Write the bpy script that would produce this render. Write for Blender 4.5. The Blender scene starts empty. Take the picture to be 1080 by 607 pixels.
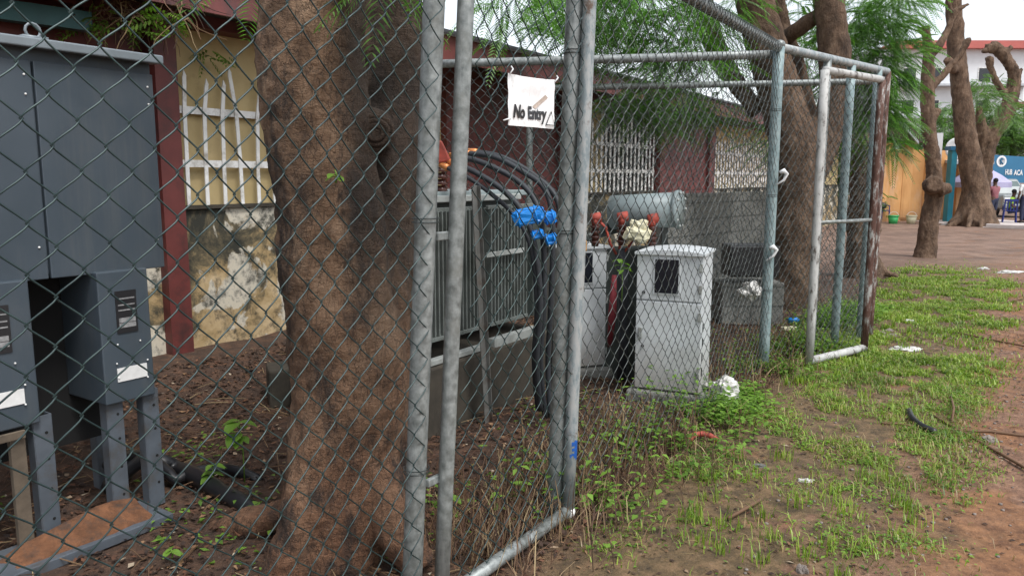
import bpy, math, random
import numpy as np
from mathutils import Vector, Matrix, noise
random.seed(7); RNG = np.random.default_rng(11)
R = math.radians; PI = math.pi
sc = bpy.context.scene; COL = sc.collection
# ------------------------------------------------------------------ camera
TH = math.atan(115.5/800); H = 1.65
cam = bpy.data.cameras.new('camera'); co = bpy.data.objects.new('camera', cam); COL.objects.link(co)
cam.sensor_width = 36; cam.lens = 36*800/1080; cam.clip_start = .05; cam.clip_end = 2000
co.location = (0, 0, H); co.rotation_euler = (PI/2-TH, 0, 0); sc.camera = co
def ray(px, py):
    x = (px-540)/800; y = (303.5-py)/800
    return Vector((x, math.cos(TH)+y*math.sin(TH), -math.sin(TH)+y*math.cos(TH)))
E0 = Vector((0, 0, H))
def gp(px, py, z=0.0):                       # survey: point of height z seen at px, py
    d = ray(px, py); return E0+d*((z-H)/d.z)
def dp(px, py, Y):                           # survey: point at distance Y
    d = ray(px, py); return E0+d*(Y/d.y)
U = Vector((.55924, .82900, 0)); N = Vector((.82900, -.55924, 0)); F0 = Vector((.198, 3.484, 0))
def lean(s): return float(np.interp(s, [-3, -1, 0, 3.5], [.056, .054, .030, .001]))
def F(s, z, off=0.0):                        # fence frame: s along the front fence, off towards the path
    return F0+U*s+N*off+Vector((lean(s)*z, 0, z))
def hterr(x, y):
    v = (x-.198)*.829-(y-3.484)*.559
    h = .022*noise.noise((x*.9, y*.9, 3))+.012*noise.noise((x*2.6, y*2.6, 8))
    if v < -2.7: k = min(1, (-v-2.7)/1.0); h += .21*k*k*(3-2*k)
    if v < 0: h += .02*min(1, -v)*noise.noise((x*1.7, y*1.7, 1))
    return h
# ------------------------------------------------------------------ mesh builder
class MB:
    def __init__(s): s.v = []; s.f = []; s.mi = []; s.m = 0
    def add(s, vs, fs):
        b = len(s.v); s.v.extend([Vector(v) for v in vs]); s.f.extend([tuple(i+b for i in f) for f in fs]); s.mi.extend([s.m]*len(fs)); return s
    def box(s, c, d, ax=None, ay=None, az=None):      # centre, full sizes, axes
        ax = Vector(ax or (1, 0, 0)); az = Vector(az or (0, 0, 1)); ay = Vector(ay) if ay else az.cross(ax)
        c = Vector(c); vs = []
        for k in (-.5, .5):
            for j in (-.5, .5):
                for i in (-.5, .5): vs.append(c+ax*d[0]*i+ay*d[1]*j+az*d[2]*k)
        return s.add(vs, [(0, 2, 3, 1), (4, 5, 7, 6), (0, 1, 5, 4), (2, 6, 7, 3), (0, 4, 6, 2), (1, 3, 7, 5)])
    def bar(s, a, b, w, h, up=(0, 0, 1)):
        a = Vector(a); b = Vector(b); d = (b-a); L = d.length; d.normalize(); up = Vector(up)
        y = up.cross(d)
        if y.length < 1e-4: y = Vector((0, 1, 0)).cross(d)
        y.normalize(); z = d.cross(y)
        return s.box((a+b)/2, (L, w, h), d, y, z)
    def tube(s, pts, rad, n=10, cap=True):
        pts = [Vector(p) for p in pts]; m = len(pts)
        if not hasattr(rad, '__len__'): rad = [rad]*m
        t = [(pts[min(i+1, m-1)]-pts[max(i-1, 0)]).normalized() for i in range(m)]
        a = t[0].orthogonal().normalized(); vs = []
        for i in range(m):
            a = (a-t[i]*a.dot(t[i])); a = a.normalized() if a.length > 1e-6 else t[i].orthogonal().normalized()
            b = t[i].cross(a)
            for k in range(n):
                q = 2*PI*k/n; vs.append(pts[i]+(a*math.cos(q)+b*math.sin(q))*rad[i])
        fs = [(i*n+k, i*n+(k+1) % n, (i+1)*n+(k+1) % n, (i+1)*n+k) for i in range(m-1) for k in range(n)]
        if cap: fs += [tuple(range(n-1, -1, -1)), tuple((m-1)*n+k for k in range(n))]
        return s.add(vs, fs)
    def ball(s, c, r, n=10, m=6, sc_=(1, 1, 1)):
        c = Vector(c); vs = [c+Vector((0, 0, r*sc_[2]))]
        for j in range(1, m):
            a = PI*j/m
            for k in range(n): vs.append(c+Vector((r*sc_[0]*math.sin(a)*math.cos(2*PI*k/n), r*sc_[1]*math.sin(a)*math.sin(2*PI*k/n), r*sc_[2]*math.cos(a))))
        vs.append(c-Vector((0, 0, r*sc_[2]))); L = len(vs)-1
        fs = [(0, 1+k, 1+(k+1) % n) for k in range(n)]
        fs += [(1+j*n+k, 1+(j+1)*n+k, 1+(j+1)*n+(k+1) % n, 1+j*n+(k+1) % n) for j in range(m-2) for k in range(n)]
        fs += [(L, 1+(m-2)*n+(k+1) % n, 1+(m-2)*n+k) for k in range(n)]
        return s.add(vs, fs)
    def prism(s, poly, w):       # poly: list of 3D points (planar), w: extrusion vector
        w = Vector(w); n = len(poly); p = [Vector(q) for q in poly]
        return s.add(p+[q+w for q in p], [tuple(range(n-1, -1, -1)), tuple(range(n, 2*n))]+[(i, (i+1) % n, n+(i+1) % n, n+i) for i in range(n)])
    def build(s, name, mats, parent=None, smooth=False, bevel=0, kind=None):
        me = bpy.data.meshes.new(name)
        lo = Vector([min(v[i] for v in s.v) for i in range(3)]); hi = Vector([max(v[i] for v in s.v) for i in range(3)])
        c = Vector(((lo.x+hi.x)/2, (lo.y+hi.y)/2, lo.z))
        me.from_pydata([v-c for v in s.v], [], s.f)
        return finish(name, me, mats, parent, c, smooth, bevel, kind, s.mi)
WL = {}
def finish(name, me, mats, parent, c, smooth=False, bevel=0, kind=None, mi=None):
    if not isinstance(mats, (list, tuple)): mats = [mats]
    for m in mats: me.materials.append(m)
    if mi and len(mats) > 1: me.polygons.foreach_set('material_index', mi)
    if smooth: me.polygons.foreach_set('use_smooth', [True]*len(me.polygons))
    me.update()
    o = bpy.data.objects.new(name, me); COL.objects.link(o)
    if parent: o.parent = parent; o.location = c-WL[parent.name]
    else: o.location = c
    WL[o.name] = Vector(c)
    if bevel:
        b = o.modifiers.new('bevel', 'BEVEL'); b.width = bevel; b.segments = 2; b.limit_method = 'ANGLE'
    if kind: o['kind'] = kind
    return o
def tag(o, label=None, cat=None, group=None, kind=None):
    if label: o['label'] = label
    if cat: o['category'] = cat
    if group: o['group'] = group
    if kind: o['kind'] = kind
    return o
def thing(name, label, cat, loc, group=None):
    o = bpy.data.objects.new(name, None); COL.objects.link(o); o.location = Vector(loc); WL[o.name] = Vector(loc)
    o.empty_display_size = .1
    return tag(o, label, cat, group)
def npmesh(name, V, Fq, mats, parent=None, smooth=False, kind=None, mi=None):
    V = np.asarray(V, float).reshape(-1, 3); Fq = np.asarray(Fq, int)
    c = np.array([V[:, 0].mean(), V[:, 1].mean(), V[:, 2].min()])
    me = bpy.data.meshes.new(name); k = Fq.shape[1]; nf = len(Fq)
    me.vertices.add(len(V)); me.vertices.foreach_set('co', (V-c).ravel())
    me.loops.add(nf*k); me.loops.foreach_set('vertex_index', Fq.ravel())
    me.polygons.add(nf); me.polygons.foreach_set('loop_start', np.arange(0, nf*k, k)); me.polygons.foreach_set('loop_total', np.full(nf, k))
    if not isinstance(mats, (list, tuple)): mats = [mats]
    o = finish(name, me, mats, parent, Vector(c), smooth, 0, kind)
    if mi is not None: me.polygons.foreach_set('material_index', np.asarray(mi, int))
    me.update(calc_edges=True); me.validate()
    return o
def dup(root, off, rz=0, **kw):
    r = root.copy(); COL.objects.link(r); r.location = root.location+Vector(off); r.rotation_euler.z += rz
    for k, v in kw.items(): r[k] = v
    def rec(src, dst):
        for ch in list(src.children):
            if ch.name in DUPS: continue
            c = ch.copy(); COL.objects.link(c); c.parent = dst; rec(ch, c)
    rec(root, r); return r
DUPS = set()
# ------------------------------------------------------------------ materials
class MT:
    def __init__(s, name):
        s.m = bpy.data.materials.new(name); s.m.use_nodes = True; s.t = s.m.node_tree; s.n = s.t.nodes; s.l = s.t.links
        s.b = s.n['Principled BSDF']; s.pos = s.n.new('ShaderNodeNewGeometry').outputs['Position']; s.objc = None
    def node(s, ty, **kw):
        n = s.n.new(ty)
        for k, v in kw.items():
            if hasattr(n, k): setattr(n, k, v)
            else: n.inputs[k].default_value = v
        return n
    def noise(s, scale, detail=6, rough=.6, vec=None, stretch=None, dist=0, out='Fac'):
        n = s.node('ShaderNodeTexNoise', Scale=scale, Detail=detail, Roughness=rough, Distortion=dist)
        v = vec or s.pos
        if stretch:
            mp = s.n.new('ShaderNodeMapping'); mp.inputs['Scale'].default_value = stretch; s.l.new(v, mp.inputs['Vector']); v = mp.outputs[0]
        s.l.new(v, n.inputs['Vector']); return n.outputs[out]
    def ramp(s, fac, stops, mode='LINEAR'):
        r = s.n.new('ShaderNodeValToRGB'); r.color_ramp.interpolation = mode; e = r.color_ramp.elements
        while len(e) < len(stops): e.new(.5)
        for q, (p, c) in zip(e, stops): q.position = p; q.color = (c if len(c) == 4 else (*c, 1)) if hasattr(c, '__len__') else (c, c, c, 1)
        s.l.new(fac, r.inputs[0]); return r.outputs[0]
    def mix(s, fac, a, b, mode='MIX'):
        x = s.n.new('ShaderNodeMix'); x.data_type = 'RGBA'; x.blend_type = mode
        for i, q in ((0, fac), (6, a), (7, b)):
            if hasattr(q, 'is_output') or isinstance(q, bpy.types.NodeSocket): s.l.new(q, x.inputs[i])
            else: x.inputs[i].default_value = q if i == 0 else (*q, 1)
        return x.outputs[2]
    def math(s, op, a, b=0.0, clamp=False):
        x = s.n.new('ShaderNodeMath'); x.operation = op; x.use_clamp = clamp
        for i, q in ((0, a), (1, b)):
            if isinstance(q, bpy.types.NodeSocket): s.l.new(q, x.inputs[i])
            else: x.inputs[i].default_value = q
        return x.outputs[0]
    def xyz(s, v=None):
        x = s.n.new('ShaderNodeSeparateXYZ'); s.l.new(v or s.pos, x.inputs[0]); return x.outputs
    def col(s, c):
        if isinstance(c, bpy.types.NodeSocket): s.l.new(c, s.b.inputs['Base Color'])
        else: s.b.inputs['Base Color'].default_value = (*c, 1)
        return s
    def rough(s, r):
        if isinstance(r, bpy.types.NodeSocket): s.l.new(r, s.b.inputs['Roughness'])
        else: s.b.inputs['Roughness'].default_value = r
        return s
    def bump(s, h, st=.3, d=.01):
        b = s.node('ShaderNodeBump', Strength=st, Distance=d); s.l.new(h, b.inputs['Height']); s.l.new(b.outputs[0], s.b.inputs['Normal']); return s
    def metal(s, v): s.b.inputs['Metallic'].default_value = v; return s
def simple(name, c, rough=.6, metal=0, var=.25, scale=6, bump=.1, bs=40, bd=.004, dirt=None):
    m = MT(name); c2 = tuple(x*(1-var) for x in c); c3 = tuple(min(1, x*(1+var)) for x in c)
    k = m.ramp(m.noise(scale), [(.3, c2), (.7, c3)])
    if dirt: k = m.mix(m.ramp(m.noise(scale*.7, 8, .7), [(.5, 0), (.68, 1)]), k, dirt)
    m.col(k).rough(rough).metal(metal)
    if bump: m.bump(m.noise(bs), bump, bd)
    return m.m
def leafmat(name, a, b, trans=.35):
    m = MT(name); k = m.noise(1.4, 3); r = m.n.new('ShaderNodeNewGeometry').outputs['Random Per Island']
    kk = m.math('ADD', m.math('MULTIPLY', k, .8), m.math('MULTIPLY', r, .45))
    c = m.ramp(kk, [(.3, a), (.85, b)]); m.col(c).rough(.45)
    t = m.n.new('ShaderNodeBsdfTranslucent'); m.l.new(m.mix(1.0, c, (1.0, 1.25, .5), 'MULTIPLY'), t.inputs[0])
    x = m.n.new('ShaderNodeMixShader'); x.inputs[0].default_value = trans
    m.l.new(m.b.outputs[0], x.inputs[1]); m.l.new(t.outputs[0], x.inputs[2]); m.l.new(x.outputs[0], m.n['Material Output'].inputs[0])
    return m.m
M = {}
m = MT('galvanised'); f = m.noise(30, 6, .6); g = m.noise(5, 5, .7)
c = m.ramp(f, [(.3, (.12, .135, .13)), (.7, (.33, .355, .345))]); c = m.mix(m.ramp(m.noise(16, 6, .8, stretch=(1, 1, .12)), [(.5, 0), (.72, .6)]), c, (.46, .48, .47)); c = m.mix(m.ramp(g, [(.5, 0), (.7, .8)]), c, (.13, .13, .11))
m.col(c).rough(m.ramp(f, [(.3, .35), (.7, .6)])).metal(.35).bump(f, .12, .002); M['galv'] = m.m
m = MT('painted_pipe'); f = m.noise(24, 8, .75, stretch=(1, 1, .35)); g = m.noise(9, 5, .7)
c = m.ramp(f, [(.42, (.36, .37, .36)), (.5, (.30, .33, .33)), (.56, (.2, .24, .25))]); c = m.mix(m.ramp(g, [(.58, 0), (.68, .9)]), c, (.10, .055, .03))
m.col(c).rough(.55).metal(.2).bump(f, .2, .002); M['ppipe'] = m.m
m = MT('blue_grey_pipe'); f = m.noise(20, 8, .75); g = m.noise(11, 5, .7)
c = m.ramp(f, [(.35, (.13, .2, .21)), (.6, (.27, .34, .34))]); c = m.mix(m.ramp(g, [(.6, 0), (.7, .8)]), c, (.09, .06, .04))
m.col(c).rough(.6).metal(.15).bump(f, .2, .002); M['bpipe'] = m.m
m = MT('rusty_pipe'); f = m.noise(22, 8, .75, stretch=(1, 1, .3))
c = m.ramp(f, [(.35, (.045, .02, .014)), (.52, (.1, .045, .03)), (.6, (.33, .33, .31))]); m.col(c).rough(.8).bump(f, .3, .003); M['rpipe'] = m.m
m = MT('white_pipe'); f = m.noise(18, 8, .75, stretch=(1, 1, .4))
c = m.ramp(f, [(.38, (.07, .055, .045)), (.46, (.4, .4, .38)), (.7, (.55, .55, .53))]); m.col(c).rough(.6).bump(f, .2, .002); M['wpipe'] = m.m
m = MT('mesh_wire'); f = m.noise(7, 3); g = m.noise(90, 4)
c = m.ramp(f, [(.35, (.010, .026, .027)), (.65, (.035, .062, .060))]); m.col(c).rough(.38).metal(.25); M['wire'] = m.m
m = MT('mesh_wire_bare'); f = m.noise(5, 4)
c = m.ramp(f, [(.38, (.022, .03, .029)), (.68, (.11, .12, .115))]); m.col(c).rough(.42).metal(.35); M['wire2'] = m.m
M['cab'] = simple('cabinet_grey', (.052, .070, .088), .42, 0, .10, 3, .03, 60, .002, (.045, .052, .058))
m = MT('cabinet_grey'); f = m.noise(3, 6); st_ = m.noise(14, 8, .75, stretch=(1, 1, .07)); c = m.ramp(f, [(.3, (.047, .064, .080)), (.7, (.060, .078, .096))])
c = m.mix(m.ramp(st_, [(.5, 0), (.75, .38)]), c, (.12, .125, .12)); c = m.mix(m.ramp(m.noise(26, 8, .8), [(.62, 0), (.72, .5)]), c, (.09, .075, .06)); c = m.mix(m.ramp(m.noise(2.2, 6, .7), [(.5, 0), (.75, .35)]), c, (.10, .10, .095))
m.col(c).rough(m.ramp(f, [(.3, .35), (.7, .6)])).bump(m.noise(2.0, 2), .12, .01); M['cab'] = m.m
M['cablite'] = simple('cabinet_lid', (.19, .22, .24), .35, 0, .15, 8, .05, 50, .002)
M['cableg'] = simple('leg_grey', (.085, .10, .118), .5, 0, .2, 9, .1, 50, .002, (.07, .06, .05))
M['black'] = simple('black_rubber', (.012, .012, .014), .38, 0, .2, 12, .05)
M['hole'] = simple('hole_black', (.004, .004, .004), .8, 0, .0, 3, 0)
M['plate'] = simple('nameplate', (.02, .02, .022), .4, 0, .1, 9, 0)
M['platetext'] = simple('nameplate_grey', (.25, .25, .25), .5, 0, .4, 60, 0)
M['sticker'] = simple('sticker_white', (.72, .72, .7), .5, 0, .08, 30, 0)
M['orangesoil'] = simple('orange_soil', (.145, .062, .028), .95, 0, .45, 18, .8, 40, .02, (.06, .04, .03))
M['soilbrown'] = simple('brown_wood', (.11, .085, .06), .9, 0, .3, 14, .3)
def step_(m, val, a, b):
    r = m.n.new('ShaderNodeMapRange'); r.interpolation_type = 'SMOOTHSTEP'; r.inputs[1].default_value = a; r.inputs[2].default_value = b; m.l.new(val, r.inputs[0]); return r.outputs[0]
m = MT('trunk_bark'); x = m.xyz(); f = m.noise(5, 8, .7, stretch=(1, 1, .55)); g = m.noise(28, 6, .7, stretch=(.7, .7, 1.6)); k = m.noise(1.6, 4)
c = m.ramp(f, [(.32, (.075, .042, .023)), (.5, (.22, .13, .074)), (.66, (.36, .235, .145))])
lo = m.ramp(m.math('ADD', x[2], m.math('MULTIPLY', k, .9)), [(.2, 1.0), (.55, 1.0)])
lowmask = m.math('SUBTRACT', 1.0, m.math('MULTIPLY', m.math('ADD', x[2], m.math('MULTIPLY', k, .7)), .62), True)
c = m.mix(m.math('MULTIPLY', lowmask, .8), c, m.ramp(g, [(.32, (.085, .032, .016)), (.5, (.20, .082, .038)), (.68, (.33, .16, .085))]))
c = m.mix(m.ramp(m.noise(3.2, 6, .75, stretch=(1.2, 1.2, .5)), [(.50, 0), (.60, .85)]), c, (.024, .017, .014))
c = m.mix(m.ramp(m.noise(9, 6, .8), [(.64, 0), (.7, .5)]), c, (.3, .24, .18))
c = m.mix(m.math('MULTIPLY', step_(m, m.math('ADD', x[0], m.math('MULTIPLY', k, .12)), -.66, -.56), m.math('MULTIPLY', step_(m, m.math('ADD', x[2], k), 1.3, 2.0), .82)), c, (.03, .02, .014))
vr = m.node('ShaderNodeTexVoronoi', Scale=16.0); vr.feature = 'DISTANCE_TO_EDGE'; mp = m.n.new('ShaderNodeMapping'); mp.inputs['Scale'].default_value = (1.6, 1.6, .55); m.l.new(m.pos, mp.inputs[0])
nz = m.node('ShaderNodeTexNoise', Scale=6.0, Detail=5.0); m.l.new(mp.outputs[0], nz.inputs[0]); vm = m.n.new('ShaderNodeVectorMath'); vm.operation = 'MULTIPLY_ADD'; m.l.new(nz.outputs['Color'], vm.inputs[0]); vm.inputs[1].default_value = (.35, .35, .35); m.l.new(mp.outputs[0], vm.inputs[2]); m.l.new(vm.outputs[0], vr.inputs['Vector'])
crk = m.ramp(vr.outputs['Distance'], [(0, 0), (.035, 1)]); c = m.mix(m.math('MULTIPLY', m.math('SUBTRACT', 1.0, crk), .4), c, (.02, .012, .008))
hb = m.math('ADD', m.math('ADD', m.math('MULTIPLY', g, .6), f), m.math('MULTIPLY', crk, .2)); hb = m.math('ADD', hb, m.math('MULTIPLY', m.noise(70, 5, .75), .25))
m.col(c).rough(.85).bump(hb, 1.0, .06); M['bark'] = m.m
m = MT('grey_bark'); f = m.noise(6, 8, .7, stretch=(1, 1, .4)); g = m.noise(25, 6, .7, stretch=(1, 1, .5))
c = m.ramp(f, [(.32, (.042, .025, .015)), (.5, (.13, .079, .048)), (.68, (.25, .165, .108))])
m.col(c).rough(.9).bump(m.math('ADD', g, f), 1.0, .06); M['bark2'] = m.m
M['frond'] = leafmat('frond_leaf', (.03, .08, .028), (.17, .34, .08), .45)
M['frond2'] = leafmat('far_leaf', (.05, .10, .035), (.16, .28, .09), .4)
M['leaf'] = leafmat('weed_leaf', (.05, .12, .015), (.22, .38, .055))
M['grass'] = leafmat('grass_blade', (.05, .12, .012), (.33, .44, .06))
m = MT('litter_leaf'); r = m.n.new('ShaderNodeNewGeometry').outputs['Random Per Island']
m.col(m.ramp(r, [(0, (.018, .010, .007)), (.5, (.055, .028, .016)), (.8, (.12, .05, .025)), (.96, (.24, .14, .07)), (1, (.38, .33, .25))])).rough(.75); M['litter'] = m.m
M['straw'] = leafmat('straw_blade', (.16, .10, .045), (.40, .30, .13), .2)
m = MT('dry_stem'); r = m.n.new('ShaderNodeNewGeometry').outputs['Random Per Island']
m.col(m.ramp(r, [(0, (.035, .02, .012)), (.45, (.10, .05, .028)), (.75, (.17, .10, .05)), (1, (.34, .26, .14))])).rough(.8); M['stem'] = m.m
# ground
m = MT('ground'); x = m.xyz()
v = m.math('SUBTRACT', m.math('MULTIPLY', m.math('SUBTRACT', x[0], .198), .829), m.math('MULTIPLY', m.math('SUBTRACT', x[1], 3.484), .559))
n1 = m.noise(1.1, 6, .65); n2 = m.noise(9, 8, .7); n3 = m.noise(60, 4, .7); n4 = m.noise(.35, 4)
vv = m.math('ADD', v, m.math('MULTIPLY', m.math('SUBTRACT', n1, .5), 1.6))
inner = m.ramp(n2, [(.3, (.02, .012, .008)), (.52, (.065, .034, .02)), (.72, (.14, .068, .036))])
mid = m.ramp(n2, [(.32, (.035, .024, .012)), (.5, (.12, .078, .036)), (.68, (.22, .135, .07))])
red = m.ramp(n2, [(.32, (.09, .044, .024)), (.5, (.19, .10, .06)), (.7, (.30, .175, .11))])
orange = m.ramp(n2, [(.33, (.10, .042, .018)), (.68, (.32, .155, .07))])
c = m.mix(m.ramp(vv, [(.42, 0), (.56, 1)]), inner, mid) if False else None
def step(m, val, a, b):
    r = m.n.new('ShaderNodeMapRange'); r.interpolation_type = 'SMOOTHSTEP'; r.inputs[1].default_value = a; r.inputs[2].default_value = b; m.l.new(val, r.inputs[0]); return r.outputs[0]
c = m.mix(step(m, vv, -.15, .45), inner, mid)
near = m.mix(step(m, n1, .45, .55), orange, red)
c = m.mix(step(m, vv, 1.2, 1.6), c, near)
dist = m.math('ADD', x[1], m.math('MULTIPLY', n1, 3.0))
far = m.ramp(m.noise(1.5, 8, .7), [(.3, (.11, .066, .045)), (.52, (.21, .132, .095)), (.75, (.31, .21, .155))])
far = m.mix(m.math('MULTIPLY', step(m, m.noise(.55, 7, .7), .48, .62), .6), far, (.10, .062, .045)); c = m.mix(step(m, dist, 12.5, 19), c, far)
bare = m.math('MULTIPLY', step(m, m.noise(2.1, 5, .6), .56, .66), step(m, vv, -.1, .4))
c = m.mix(bare, c, near)
wet = step(m, m.noise(.8, 5, .6), .5, .7)
c = m.mix(m.math('MULTIPLY', wet, .3), c, (.11, .06, .035))
c = m.mix(m.ramp(n3, [(.62, 0), (.7, .6)]), c, (.3, .24, .19))
c = m.mix(m.ramp(m.noise(33, 4, .7), [(.6, 0), (.68, .7)]), c, (.04, .022, .014))
m.col(c).rough(m.ramp(wet, [(0, .9), (1, .6)])).bump(m.math('ADD', n2, m.math('MULTIPLY', n3, .35)), .8, .03); M['ground'] = m.m
m = MT('paving'); m.col(m.ramp(m.noise(3, 6), [(.3, (.42, .37, .35)), (.7, (.58, .53, .5))])).rough(.85); M['paving'] = m.m
# building
m = MT('beige_wall'); f = m.noise(2.5, 8, .65); c = m.ramp(f, [(.3, (.42, .32, .15)), (.7, (.54, .42, .22))])
c = m.mix(m.ramp(m.noise(1.3, 8, .75), [(.56, 0), (.75, .7)]), c, (.14, .10, .055)); m.col(c).rough(.85).bump(m.noise(30), .15, .005); M['beige'] = m.m
m = MT('mossy_wall'); x = m.xyz(); f = m.noise(1.9, 10, .72, dist=.4); g = m.noise(6, 8, .75); hz = m.math('ADD', f, m.math('MULTIPLY', x[2], .14))
c = m.ramp(hz, [(.42, (.55, .42, .25)), (.55, (.38, .27, .13)), (.62, (.13, .105, .06)), (.70, (.03, .03, .022))])
c = m.mix(m.ramp(m.noise(2.3, 6, .6, dist=.6), [(.535, 0), (.56, 1)]), c, m.ramp(g, [(.3, (.5, .44, .33)), (.7, (.7, .66, .56))]))
c = m.mix(m.ramp(g, [(.48, 0), (.62, .9)]), c, (.03, .03, .022)); m.col(c).rough(.9).bump(g, .4, .02); M['mossy'] = m.m
M['maroon'] = simple('maroon_paint', (.125, .028, .024), .6, 0, .2, 4, .1, 30, .004, (.05, .02, .018))
M['maroon2'] = simple('maroon_fascia', (.14, .038, .034), .55, 0, .3, 3, .1, 20, .004, (.045, .03, .03))
M['roof'] = simple('roof_sheet', (.05, .05, .058), .5, 0, .4, 3, .1)
M['tealgut'] = simple('teal_gutter', (.02, .10, .105), .45, 0, .2, 4, .1)
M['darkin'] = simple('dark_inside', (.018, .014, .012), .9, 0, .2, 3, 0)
M['whitebar'] = simple('white_bar', (.76, .75, .72), .55, 0, .1, 8, .1, 40, .003, (.36, .33, .28))
m = MT('block_wall'); f = m.noise(4, 8, .7); br = m.node('ShaderNodeTexBrick', Scale=1.0); br.inputs['Brick Width'].default_value = .45; br.inputs['Row Height'].default_value = .22; br.inputs['Mortar Size'].default_value = .012
mp = m.n.new('ShaderNodeMapping'); mp.inputs['Rotation'].default_value = (PI/2, 0, 0); m.l.new(m.pos, mp.inputs[0]); m.l.new(mp.outputs[0], br.inputs[0])
c = m.ramp(f, [(.3, (.14, .14, .125)), (.7, (.27, .265, .24))]); c = m.mix(m.ramp(m.noise(2, 8, .7), [(.5, 0), (.7, .8)]), c, (.07, .07, .055))
m.col(m.mix(br.outputs['Fac'], c, (.1, .1, .09))).rough(.9).bump(f, .3, .01); M['block'] = m.m
m = MT('plinth'); f = m.noise(5, 8, .7); m.col(m.ramp(f, [(.3, (.022, .019, .014)), (.7, (.07, .058, .042))])).rough(.9).bump(f, .4, .01); M['plinth'] = m.m
# transformer
M['fin'] = simple('radiator_paint', (.125, .14, .13), .5, 0, .25, 5, .05, 40, .002, (.06, .07, .06))
M['tank'] = simple('tank_paint', (.045, .055, .05), .5, 0, .25, 5, .05)
M['conserv'] = simple('conservator_paint', (.24, .29, .29), .45, 0, .15, 6, .1, 30, .003, (.12, .14, .13))
M['steelbar'] = simple('grey_flat_bar', (.36, .38, .36), .5, .2, .2, 9, .1, 40, .002, (.2, .19, .17))
M['angle'] = simple('angle_iron', (.14, .14, .13), .7, .1, .3, 9, .2, 40, .003, (.09, .055, .035))
M['blue'] = simple('blue_plastic', (.005, .22, .66), .35, 0, .1, 12, 0)
M['red'] = simple('red_plastic', (.30, .05, .032), .7, 0, .4, 12, 0)
M['copper'] = simple('copper_lug', (.62, .24, .08), .4, .4, .2, 20, 0)
M['cable'] = simple('power_cable', (.022, .025, .03), .6, 0, .3, 15, .05)
M['porcel'] = simple('brown_porcelain', (.07, .025, .018), .25, 0, .2, 12, 0)
M['brass'] = simple('brass', (.5, .27, .08), .4, .5, .15, 30, 0)
M['steel'] = simple('shackle_steel', (.6, .6, .6), .25, .9, .1, 30, 0)
m = MT('white_cabinet'); x = m.xyz(); c = m.ramp(m.noise(5, 6), [(.3, (.50, .53, .54)), (.7, (.62, .65, .66))]); c = m.mix(m.ramp(m.noise(7, 8, .75, stretch=(1, 1, .4)), [(.58, 0), (.72, .5)]), c, (.3, .29, .26))
mud = m.math('MULTIPLY', m.ramp(m.math('ADD', x[2], m.math('MULTIPLY', m.noise(9, 6, .7), .5)), [(.25, 1), (.75, 0)]), .75); c = m.mix(mud, c, (.22, .17, .12)); m.col(c).rough(.5).bump(m.noise(30), .05, .003); M['wcab'] = m.m
M['glass'] = simple('dark_window', (.012, .014, .02), .15, 0, .1, 12, 0)
m = MT('plastic_bag'); m.col(m.ramp(m.noise(25, 5), [(.35, (.33, .32, .29)), (.6, (.62, .61, .58))])).rough(.35).bump(m.noise(18, 4), .5, .01); M['bag'] = m.m
m = MT('sign_sheet'); f = m.noise(14, 8, .7, stretch=(1, 1, .6)); m.col(m.ramp(f, [(.33, (.5, .5, .48)), (.45, (.8, .8, .79)), (.7, (.86, .86, .85))])).rough(.4).bump(m.noise(25, 4, stretch=(2.5, 2.5, .5)), .5, .008); M['sign'] = m.m
M['ink'] = simple('black_ink', (.02, .02, .022), .5, 0, .4, 40, 0)
M['fade'] = simple('faded_red_ink', (.42, .34, .28), .5, 0, .3, 40, 0)
M['bluepaint'] = simple('blue_paint_mark', (.01, .09, .36), .5, 0, .3, 40, 0)
M['rock'] = simple('rock', (.2, .17, .15), .9, 0, .3, 14, .5, 30, .01)
M['rope'] = simple('white_rope', (.65, .66, .66), .6, 0, .1, 40, .1)
m = MT('orange_wall'); f = m.noise(1.4, 8, .65, stretch=(1, 1, .6)); c = m.ramp(f, [(.3, (.50, .24, .08)), (.7, (.70, .38, .15))]); c = m.mix(m.ramp(m.noise(1.1, 8, .8, stretch=(1, 1, .3)), [(.52, 0), (.7, .6)]), c, (.62, .5, .42)); c = m.mix(m.ramp(m.xyz()[2], [(.0, .7), (.5, 0)]), c, (.3, .17, .09)); m.col(c).rough(.8); M['owall'] = m.m
M['rust'] = simple('rusty_sheet', (.07, .045, .035), .85, 0, .4, 4, .3)
M['zinc'] = simple('zinc_sheet', (.42, .44, .46), .5, .2, .2, 5, .1)
M['green'] = simple('green_plastic', (.05, .4, .12), .4, 0, .1, 5, 0)
M['cream'] = simple('cream_plastic', (.62, .58, .4), .5, 0, .1, 5, 0)
M['teal'] = simple('teal_paint', (.02, .22, .3), .5, 0, .2, 2, 0)
M['lilac'] = simple('lilac_cloth', (.36, .34, .50), .7, 0, .12, 4, 0)
M['signblue'] = simple('sign_blue', (.025, .15, .28), .5, 0, .1, 1, 0)
M['white'] = simple('plain_white', (.74, .75, .75), .5, 0, .06, 3, 0)
M['whitewall'] = simple('pale_wall', (.62, .63, .64), .8, 0, .1, .5, 0)
M['redroof'] = simple('red_roof_edge', (.45, .12, .1), .7, 0, .15, .5, 0)
M['carpaint'] = simple('silver_car_paint', (.24, .26, .26), .3, .3, .06, 3, 0)
M['carglass'] = simple('car_glass', (.08, .12, .12), .1, 0, .1, 3, 0)
M['skin'] = simple('brown_skin', (.09, .045, .028), .55, 0, .1, 10, 0)
M['hair'] = simple('black_hair', (.01, .009, .009), .8, 0, .1, 10, .3)
M['pink'] = simple('dusty_pink_cloth', (.24, .085, .10), .8, 0, .15, 8, .1)
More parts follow.
